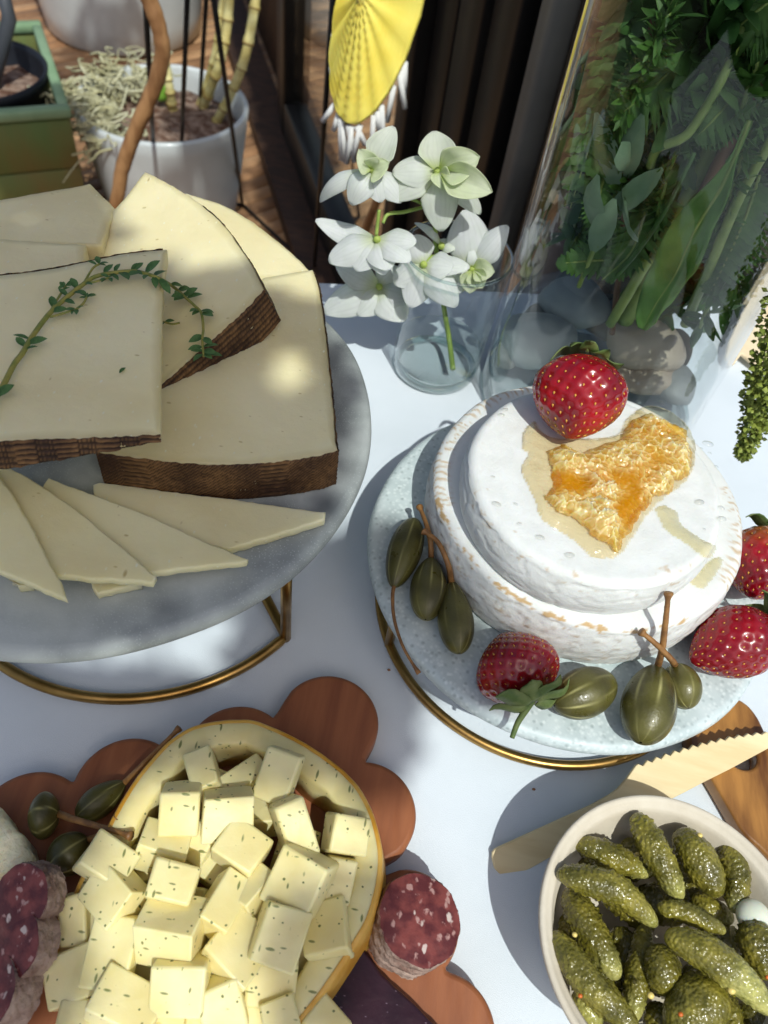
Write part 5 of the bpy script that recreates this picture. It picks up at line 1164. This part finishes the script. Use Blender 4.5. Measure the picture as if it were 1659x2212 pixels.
# the big folded leaf
def bigleaf():
    mid = spline([va(*p) for p in ((1620, 260, -.045), (1560, 400, -.05), (1500, 500, -.055), (1460, 590, -.06), (1415, 660, -.062), (1388, 712, -.062))], 40); v = []; f = []; n = 10
    for i, P in enumerate(mid):
        u = i / 39; tg = (mid[min(39, i + 1)] - mid[max(0, i - 1)]).normalized(); tow = (CAM - P).normalized(); s = tg.cross(tow).normalized(); w_ = .0015 + .0135 * max(0, math.sin(math.pi * min(1, max(0, (u - .12) / .9)))) ** .8 * (1 - .2 * u)
        for j in range(n + 1):
            q = j / n * 2 - 1; e = .45 * w_ * abs(q) ** 1.3 + .12 * w_ * math.sin(u * 30 + q * 5) * abs(q); v.append(P + s * w_ * q * (.9 if q > 0 else .62) + tow * e)
    for i in range(39):
        for j in range(n): f.append((i * (n + 1) + j, i * (n + 1) + j + 1, (i + 1) * (n + 1) + j + 1, (i + 1) * (n + 1) + j))
    t = thing('broad_leaf', 'large bright green folded leaf hanging point down in the vase', 'leaf', mid[-1]); o = obj('blade', mesh('blade', [clampv(p) for p in v], f), m_bleaf, t); md = o.modifiers.new('s', 'SOLIDIFY'); md.thickness = .0005
    v, f = tube([p - (CAM - p).normalized() * .0004 for p in mid], [.0013 - .001 * i / 39 for i in range(40)], 6); obj('midrib', mesh('midrib', v, f), m_gstem, t)
bigleaf()
def leafy(label, pts, n, size, mat, seed, group=None, spread=.9, aspect=.4):
    random.seed(seed); q = spline([va(*p) for p in pts], 40); t = thing('leafy_stem', label, 'greenery', q[0], group)
    v, f = tube(q, .0014, 6); obj('stem', mesh('stem', v, f), m_gstem, t); parts = []
    for i in range(n):
        k = random.randrange(39); P = q[k]; tg = (q[k + 1] - q[k]).normalized(); d = (Vector((random.gauss(0, 1), random.gauss(0, 1), random.gauss(0, 1))).normalized() * spread + tg * .5).normalized(); L = size * random.uniform(.6, 1.3); up = Vector((random.gauss(0, 1), random.gauss(0, 1), random.gauss(0, 1))); s = d.cross(up).normalized(); nn = d.cross(s); vv = []; ff = []; m = 5
        for j in range(m + 1):
            e = j / m; w_ = L * aspect * math.sin(math.pi * (e * .93 + .04)) ** .8 / 2; c_ = P + d * L * e + nn * L * .25 * e * e; vv += [c_ - s * w_ + nn * w_ * .3, c_, c_ + s * w_ + nn * w_ * .3]
        for j in range(m):
            for h in range(2): ff.append((j * 3 + h, j * 3 + h + 1, j * 3 + 4 + h, j * 3 + 3 + h))
        parts.append((vv, ff))
    v, f = join(parts); stuff(obj('leaves', mesh('leaves', [clampv(Vector(p)) for p in v], f), mat, t)); return t
fill = 'dark leafy filler stem standing among the ferns in the vase'
for k, pts in enumerate(([(1420, 600, .03), (1440, 400, .03), (1480, 200, .03), (1520, -60, .03)], [(1500, 640, .03), (1540, 460, .04), (1590, 250, .04), (1660, 0, .04)], [(1340, 520, .03), (1370, 380, .04), (1410, 200, .04), (1470, -60, .04)], [(1570, 640, .02), (1610, 460, .03), (1650, 300, .03), (1700, 100, .03)], [(1300, 380, .0), (1340, 240, .0), (1380, 100, .0), (1410, -60, .0)], [(1460, 330, -.01), (1500, 200, -.02), (1540, 90, -.02), (1600, -50, -.02)], [(1400, 680, .04), (1450, 520, .05), (1500, 330, .05), (1560, 60, .05)], [(1240, 520, .03), (1290, 400, .05), (1350, 200, .05), (1420, -40, .05)])):
    leafy(fill, pts, 170, .026, m_dleaf, 50 + k, 'dark filler stems in the vase', aspect=.34)
for k, pts in enumerate(([(1330, 300, -.02), (1380, 180, -.03), (1430, 60, -.03), (1480, -40, -.02)], [(1420, 480, -.02), (1440, 380, -.03), (1500, 250, -.03), (1560, 120, -.03)], [(1560, 480, -.02), (1590, 380, -.03), (1630, 250, -.03), (1670, 120, -.02)], [(1280, 560, -.01), (1320, 470, -.02), (1360, 380, -.02), (1400, 300, -.02)])):
    leafy(('feathery fine leaved stem near the top of the vase', 'feathery fine leaved stem in the centre of the vase', 'feathery fine leaved stem at the right of the vase', 'feathery fine leaved stem low at the left of the vase')[k], pts, 320, .010, m_fern, 90 + k, spread=1.2, aspect=.26)
leafy('feathery bright green stem in the upper right of the vase', [(1560, 330, -.03), (1600, 240, -.035), (1640, 120, -.03), (1680, 0, -.02)], 90, .012, m_fern, 80)
leafy('grey green stem with long oval leaves near the left glass wall', [(1250, 620, -.03), (1290, 520, -.03), (1340, 400, -.02), (1420, 260, -.02)], 16, .036, M('sage_leaf', lin(120, 146, 116), .5, lin(98, 126, 96), 40), 81, spread=.6, aspect=.3)
leafy('small leaved stem lying low at the right of the vase', [(1600, 560, -.01), (1540, 640, -.02), (1500, 740, -.01)], 30, .018, m_dleaf, 82)

# drooping green amaranth
def amaranth():
    random.seed(4); q = spline([atY(x, y, .335) for x, y in ((1800, 560), (1720, 640), (1680, 740), (1652, 830), (1632, 910), (1604, 985))], 50); t = thing('amaranth', 'drooping green tassel of tiny buds at the right picture edge', 'flower', q[-1])
    v, f = tube(q, [.0014 - .001 * i / 49 for i in range(50)], 6); obj('stem', mesh('stem', v, f), m_gstem, t); parts = []
    for i in range(1700):
        u = random.random() ** .8; k = min(48, int(u * 49)); P = q[k]; r_ = (.011 * (1 - u) + .0055) * (1 - .5 * max(0, u - .85) / .15); d = Vector((random.gauss(0, 1), random.gauss(0, 1), random.gauss(0, 1))).normalized(); P = P + d * r_ * random.uniform(.3, 1.0)
        L = .0034 * random.uniform(.7, 1.3); s = d.cross(Vector((random.gauss(0, 1), random.gauss(0, 1), 1))).normalized(); e = d.cross(s)
        parts.append(([P, P + d * L * .5 + s * L * .45 + e * L * .2, P + d * L, P + d * L * .5 - s * L * .45 + e * L * .2, P + d * L * .5 - e * L * .3], [(0, 1, 4), (1, 2, 4), (2, 3, 4), (3, 0, 4), (0, 1, 2, 3)]))
    stuff(obj('buds', mesh('buds', *join(parts)), m_amar, t))
amaranth()
nap = [(1800, 560), (1700, 570), (1655, 590), (1630, 625), (1600, 680), (1575, 735), (1567, 772), (1576, 790), (1590, 780), (1604, 762), (1622, 778), (1640, 796), (1690, 770), (1800, 720)]
tag(slab('napkin', [at(x, y, .006 + .00006 * (790 - y)) for x, y in nap], Vector((0, 0, -.0035)), m_cream, bev=.001, step=.003), 'cream coloured folded napkin at the right edge behind the amaranth', 'napkin')

# ================================================================== things on the deck
def pot(name, label, cx, cy, z0, z1, r0, r1, wall, mat):
    t = thing(name, label, 'pot', (cx, cy, z0)); H = z1 - z0
    pr = [(.01, 0), (r0 - .01, 0), (r0, .01)] + [(r0 + (r1 - r0) * (i / 10) ** .8, .01 + (H - .016) * i / 10) for i in range(1, 11)] + [(r1 - .003, H), (r1 - wall + .003, H), (r1 - wall, H - .006)] + [(r1 - wall - (r1 - r0) * .3 * i / 4, H - .006 - (H * .3) * i / 4) for i in range(1, 5)]
    v, f = lathe(pr, 96, (cx, cy, z0), True, True); obj('body', mesh('body', v, f), mat, t)
    return t
ZP = -.45
pn_, pf_ = at(372, 312, ZP), at(385, 118, ZP); pl_, pr_ = at(214, 222, ZP), at(546, 215, ZP)
pc = (pn_ + pf_ + pl_ + pr_) / 4 + Vector((-.025, -.02, 0)); prd = ((pr_ - pl_).length + (pf_ - pn_).length) / 4
wp = pot('plant_pot', 'white pot with orchid canes and dry roots on the wooden deck', pc.x, pc.y, ZD + .001, ZP, prd * .74, prd, .012, m_whitepot)
v, f = lathe([(.002, 0.012), (prd * .5, .006), (prd - .03, .0), (prd - .022, -.03)], 60, (pc.x, pc.y, ZP - .045), False, False); v = [(p[0], p[1], p[2] + .012 * fn(p, 40)) for p in v]
obj('bark', mesh('bark', v, f), m_bark, wp)
random.seed(12)
def cane(label, pts, r_, zfun=None):
    q = spline(pts, 60); t = thing('orchid_cane', label, 'plant', pts[0], 'canes in the white pot')
    rad = [r_ * (1 + .25 * max(0, math.cos(i / 59 * 7 * 2 * math.pi)) ** 8) for i in range(60)]; v, f = tube(q, rad, 10); obj('stalk', mesh('stalk', v, f), m_cane, t)
    for k in range(7):
        i = min(58, int((k + .02) / 7 * 59)); a, b = q[i], q[i + 1]; v, f = tube([a - (b - a) * .15, a + (b - a) * .15], r_ * 1.32, 10); obj('node', mesh('node', v, f), m_canenode, t)
def cn(x, y, Y): return atY(x, y, Y)
for lab, pts in (('tallest orchid cane at the right of the white pot', [at(468, 262, ZP - .04), cn(500, 200, pc.y + .02), cn(530, 120, pc.y + .03), cn(552, 0, pc.y + .06), cn(560, -90, pc.y + .08)]), ('orchid cane in the middle rising beside the tallest one', [at(440, 230, ZP - .04), cn(470, 150, pc.y + .04), cn(490, 60, pc.y + .06), cn(500, -90, pc.y + .08)]), ('thin orchid cane just left of the others', [at(430, 225, ZP - .04), cn(462, 120, pc.y + .06), cn(480, 0, pc.y + .08), cn(490, -90, pc.y + .1)]), ('short greenish cane behind the brown vine', [at(372, 235, ZP - .04), cn(366, 190, pc.y + .04), cn(352, 120, pc.y + .05), cn(340, 90, pc.y + .05)])):
    cane(lab, pts, .0095 if 'thin' not in lab else .006)
parts = []
for i in range(260):
    a = random.uniform(R(110), R(255)); r0 = prd * random.uniform(.55, 1.05); P = Vector((pc.x + r0 * math.cos(a), pc.y + r0 * math.sin(a), ZP + random.uniform(-.03, .025)))
    pts = [P]
    for k in range(4): P = P + Vector((random.gauss(-.006, .018), random.gauss(-.002, .018), random.gauss(-.003, .009))); pts.append(P)
    parts.append(tube(spline(pts, 12), random.uniform(.0009, .0026), 5))
stuff(obj('dry_roots', mesh('dry_roots', *join(parts)), m_root, wp))
sg = at(345, 215, ZP - .02); v, f = tube(spline([sg, sg + Vector((.01, 0, .02)), sg + Vector((.02, -.01, .035))], 8), [.008, .012, .014, .014, .012, .009, .005, .001], 8); tag(obj('green_sprout', mesh('green_sprout', v, f), m_green), 'bright green sprout in the white pot', 'sprout')
bpos = at(250, 128, ZD); bl, brr = at(112, 60, ZD), at(384, 60, ZD)
br_ = .235; bcx, bcy = at(245, 60, ZD).x + .03, bpos.y + br_ + .0
big = pot('plant_pot', 'big white pot at the back, leaf shadows on its side', bcx, bcy, ZD + .001, ZD + .62, br_, br_ * 1.22, .02, m_whitepot)
v, f = lathe([(.002, 0), (br_ * 1.1, 0), (br_ * 1.1, -.03)], 48, (bcx, bcy, ZD + .57), False, False); obj('soil', mesh('soil', v, f), m_bark, big)

# green planter box with a nursery pot inside
ZX = -.40
f0, f1, f2 = at(0, 243, ZX), at(146, 232, ZX), at(104, 92, ZX); fx = (f1 - f0).normalized(); fy = Vector((-fx.y, fx.x, 0)); Lx, Ly, tk = .42, .40, .016
pbx = thing('planter_box', 'green stained wooden planter box at the left edge', 'planter', (f1.x, f1.y, ZD)); az = math.atan2(fx.y, fx.x)
def pbox(x0, x1, y0, y1, z0, z1): c = f1 + fx * ((x0 + x1) / 2) + fy * ((y0 + y1) / 2); return box((c.x, c.y, (z0 + z1) / 2), (x1 - x0, y1 - y0, z1 - z0), az)
for x0, x1, y0, y1 in ((-Lx, 0, 0, tk), (-Lx, 0, Ly - tk, Ly), (-Lx, -Lx + tk, tk + .001, Ly - tk - .001), (-tk, 0, tk + .001, Ly - tk - .001)):
    nb = 3
    for k in range(nb):
        h0 = ZD + .012 + (ZX - .02 - ZD - .012) * k / nb; h1 = ZD + .012 + (ZX - .02 - ZD - .012) * (k + 1) / nb - .0025; obj('board', bevelmesh('board', *pbox(x0, x1, y0, y1, h0, h1), .002, 1), m_planter, pbx)
for x0, x1, y0, y1 in ((-Lx - .004, .004, -.004, tk + .004), (-Lx - .004, .004, Ly - tk - .004, Ly + .004), (-Lx - .004, -Lx + tk, tk + .005, Ly - tk - .005), (-tk, .004, tk + .005, Ly - tk - .005)):
    obj('lip', bevelmesh('lip', *pbox(x0, x1, y0, y1, ZX - .0195, ZX), .003, 1), m_planterlip, pbx)
nc = f1 + fx * (-.16) + fy * .19
npt = thing('nursery_pot', 'black plastic nursery pot inside the green planter', 'pot', (nc.x, nc.y, ZD + .02))
v, f = lathe([(.01, .0), (.11, .0), (.145, .29), (.15, .295), (.15, .31), (.144, .312), (.14, .30), (.12, .2)], 64, (nc.x, nc.y, ZD + .02), True, True); obj('body', mesh('body', v, f), m_nursery, npt)
v, f = lathe([(.002, .01), (.07, .004), (.137, .0)], 48, (nc.x, nc.y, ZD + .285), False, False); v = [(p[0], p[1], p[2] + .014 * fn(p, 45)) for p in v]; obj('soil', mesh('soil', v, f), m_bark, npt)
v, f = tube([Vector((nc.x + .03, nc.y, ZD + .28)), atY(20, 40, nc.y + .05), atY(-5, -60, nc.y + .06)], [.014, .014, .013], 10); tag(obj('plant_stake', mesh('plant_stake', v, f), m_stake), 'dark grey stake standing in the nursery pot', 'stake')

# black wire plant stand
ws = thing('wire_plant_stand', 'black wire plant stand of slanting rods on the deck behind the cheese', 'plant stand', at(520, 470, ZD))
bots = [at(338, 430, ZD), at(388, 430, ZD), at(524, 445, ZD), at(678, 590, ZD), at(775, 470, ZD), at(820, 400, ZD), at(425, 330, ZD)]
tops = [((312, -40), 1.10), ((406, -40), 1.20), ((456, -40), 1.15), ((722, -40), 1.05), ((712, -40), 1.30), ((825, -40), 1.25), ((448, -40), 1.40)]
for b, (px, Y) in zip(bots, tops):
    v, f = tube([b + Vector((0, 0, .003)), atY(*px, Y)], .0042, 8); obj('rod', mesh('rod', v, f), m_wire, ws)
for a, b in ((2, 3), (3, 4), (0, 2)):
    v, f = tube([bots[a] + Vector((0, 0, .004)), bots[b] + Vector((0, 0, .004))], .0042, 8); obj('base_rod', mesh('base_rod', v, f), m_wire, ws)
def vine(label, pts, r_):
    q = spline(pts, 70); v, f = tube(q, [r_ * (1 + .18 * math.sin(i * .9) * fn((i * .3, 0, 0))) for i in range(70)], 12, disp=lambda p, u, a, r: .16 * r * fn(p * 40)); return tag(obj('vine', mesh('vine', v, f), m_vine), label, 'vine')
Yv = 1.12
vine('thick brown twisting vine in front of the white pot', [Vector((atY(235, 480, Yv).x - .02, Yv + .03, ZD + .002)), atY(240, 560, Yv), atY(258, 400, Yv), atY(272, 340, Yv), atY(300, 265, Yv), atY(330, 195, Yv), atY(350, 120, Yv), atY(342, 50, Yv), atY(318, -10, Yv), atY(300, -80, Yv)], .0115)
vine('thin brown vine looping down in front of the dark wall', [atY(905, -60, 1.2), atY(922, 20, 1.2), atY(945, 110, 1.2), atY(966, 200, 1.2), atY(955, 290, 1.2), atY(905, 325, 1.2), atY(868, 315, 1.21), atY(800, 470, 1.25), atY(770, 560, 1.3)], .0075)

# yellow woven shade and white fringe behind the glass door
yc = atP(822, 5, WA + wn * .16, wn); rr_ = mpp(yc) * 250; yn = Vector((-.35, -.85, .4)).normalized(); yu = yn.cross(Vector((0, 0, 1))).normalized(); yv = yu.cross(yn)
ysh = thing('yellow_shade', 'round yellow woven shade hanging against the glass door', 'shade', yc); n = 72; v = []; f = []; UZ = Vector((0, 0, 1))
for i in range(26):
    r0 = rr_ * (i + .3) / 26
    for k in range(n):
        a = 2 * math.pi * k / n; v.append(yc + (yu * math.cos(a) * .40 + yv * math.sin(a)) * r0 + yn * (.04 * (1 - (i / 26)) + (.003 if i % 2 else 0) + .003 * abs(math.sin(a * 9))))
for i in range(25):
    for k in range(n): l = (k + 1) % n; f.append((i * n + k, i * n + l, (i + 1) * n + l, (i + 1) * n + k))
o = obj('weave', mesh('weave', v, f), m_yellow, ysh); md = o.modifiers.new('s', 'SOLIDIFY'); md.thickness = .004
parts = []; random.seed(9)
for i in range(24):
    a = R(random.uniform(200, 340)); P = yc + (yu * math.cos(a) * .4 + yv * math.sin(a)) * rr_; parts.append(tube([P, P + Vector((random.gauss(0, .008), 0, -random.uniform(.015, .045)))], .003, 5))
stuff(obj('fringe', mesh('fringe', *join(parts)), m_white, ysh))

cp_ = yc + yv * rr_ * .96; v, f = tube([cp_, Vector((cp_.x, cp_.y, TOPZ - .02)), Vector((cp_.x, cp_.y, TOPZ - .02)) - wn * .12], .003, 6); obj('cord', mesh('cord', v, f), m_wire, ysh)

# ================================================================== unseen leaf canopies added to shade the table and the deck
GAPS = [(at(630, 795, T1), T1, .016), (at(655, 815, T1), T1, .014), (at(420, 500, .14), .14, .03), (at(60, 480, .13), .13, .012), (at(30, 500, .13), .13, .010)]     # openings in the leaves that let sun patches onto the cheese
def add_shade_caster(label, regions, zc, seed, trunk, leaf=.06):
    """regions: list of (photo polygon, height of the shaded surface, number of leaves)."""
    random.seed(seed); parts = []; pts_all = []
    for poly, zs, n, *lf in regions:
        lfs = lf[0] if lf else leaf
        W = [at(x, y, zs) for x, y in poly]; x0, x1 = min(p.x for p in W), max(p.x for p in W); y0, y1 = min(p.y for p in W), max(p.y for p in W); c = 0; tries = 0
        while c < n and tries < n * 60:
            tries += 1; x, y = random.uniform(x0, x1), random.uniform(y0, y1)
            if not inside(x, y, W): continue
            if any((Vector((x, y, zs)) + SUN * ((gz - zs) / SUN.z) - gp_).length < gr for gp_, gz, gr in GAPS): continue
            c += 1; h = zc + random.uniform(-.18, .18); P = Vector((x, y, zs)) + SUN * ((h - zs) / SUN.z); pts_all.append(P)
            L = lfs * random.uniform(.6, 1.2); a = random.uniform(0, 6.28); d = Vector((math.cos(a), math.sin(a), random.uniform(-.3, .2))).normalized(); s = d.cross(Vector((random.gauss(0, .3), random.gauss(0, .3), 1))).normalized(); vv = []; ff = []; m = 4
            for j in range(m + 1):
                e = j / m; w_ = L * .5 * math.sin(math.pi * (e * .9 + .05)) / 2; q = P + d * L * (e - .5); vv += [q - s * w_, q + Vector((0, 0, -.08 * L)), q + s * w_]
            for j in range(m):
                for k in range(2): ff.append((j * 3 + k, j * 3 + k + 1, j * 3 + 4 + k, j * 3 + 3 + k))
            parts.append((vv, ff))
    t = thing('shade_caster', label, 'shade_caster', trunk); cen = sum(pts_all, Vector()) / len(pts_all); T0 = Vector(trunk); T1_ = Vector((T0.x * .7 + cen.x * .3, T0.y * .7 + cen.y * .3, zc + .25))
    v, f = tube(spline([T0, T0.lerp(T1_, .5) + Vector((.03, 0, .1)), T1_, cen + Vector((0, 0, .12))], 30), [.045 - .035 * i / 29 for i in range(30)], 10); obj('trunk', mesh('trunk', v, f), m_bstem, t)
    bp_ = []
    for k in range(40):
        q = random.choice(pts_all); m_ = T1_.lerp(cen, random.random()); bp_.append(tube(spline([m_, m_.lerp(q, .5) + Vector((0, 0, .03)), q], 8), [.005 - .0006 * i for i in range(8)], 5))
    obj('branches', mesh('branches', *join(bp_)), m_bstem, t); stuff(obj('leaves', mesh('leaves', *join(parts)), m_dleaf, t))

add_shade_caster('unseen leaf canopy added behind the viewer to shade the left cheese stand', [
  ([(-300, 300), (200, 420), (260, 590), (540, 620), (670, 650), (735, 730), (765, 860), (760, 1000), (690, 1160), (500, 1320), (0, 1420), (-300, 1420)], .125, 1500),
  ([(600, 1260), (790, 1150), (825, 1300), (855, 1480), (865, 1600), (830, 1680), (700, 1560), (560, 1540), (520, 1400)], .0, 560),
  ([(-100, 1460), (420, 1500), (500, 1545), (330, 1580), (150, 1540), (-100, 1610)], .0, 420),
  ([(850, 1150), (900, 1150), (960, 1250), (1010, 1350), (1120, 1420), (1140, 1490), (1050, 1520), (960, 1480), (890, 1400), (845, 1260)], .06, 420, .022),
  ([(460, 1540), (720, 1450), (820, 1540), (850, 1680), (760, 1660), (640, 1590), (480, 1590)], .02, 330),
  ([(640, 1950), (780, 1880), (800, 2000), (740, 2230), (640, 2230), (600, 2080)], .04, 120), ([(0, 1880), (130, 1900), (120, 2150), (0, 2230)], .03, 160), ([(0, 1650), (200, 1650), (200, 1740), (0, 1740)], .02, 110)], 1.35, 3, (-1.5, -1.3, ZD), .034)
add_shade_caster('unseen leaf canopy added beside the terrace to shade the deck and the vase', [
  ([(1180, -60), (1700, -60), (1700, 520), (1560, 650), (1320, 620), (1200, 480)], .12, 480, .05),
  ([(560, 150), (700, 200), (740, 620), (580, 640)], ZD, 420), ([(560, -40), (700, -40), (740, 330), (620, 330)], ZD, 160),
  ([(0, -60), (300, -60), (300, 70), (0, 110)], ZD + .25, 170), ([(560, 60), (720, 60), (720, 300), (600, 300)], ZD + .2, 90), ([(0, 280), (180, 280), (200, 420), (0, 420)], ZD + .2, 190), ([(360, 300), (520, 300), (520, 440), (360, 440)], ZD + .15, 60)], 2.0, 4, (2.6, -1.2, ZD), .08)
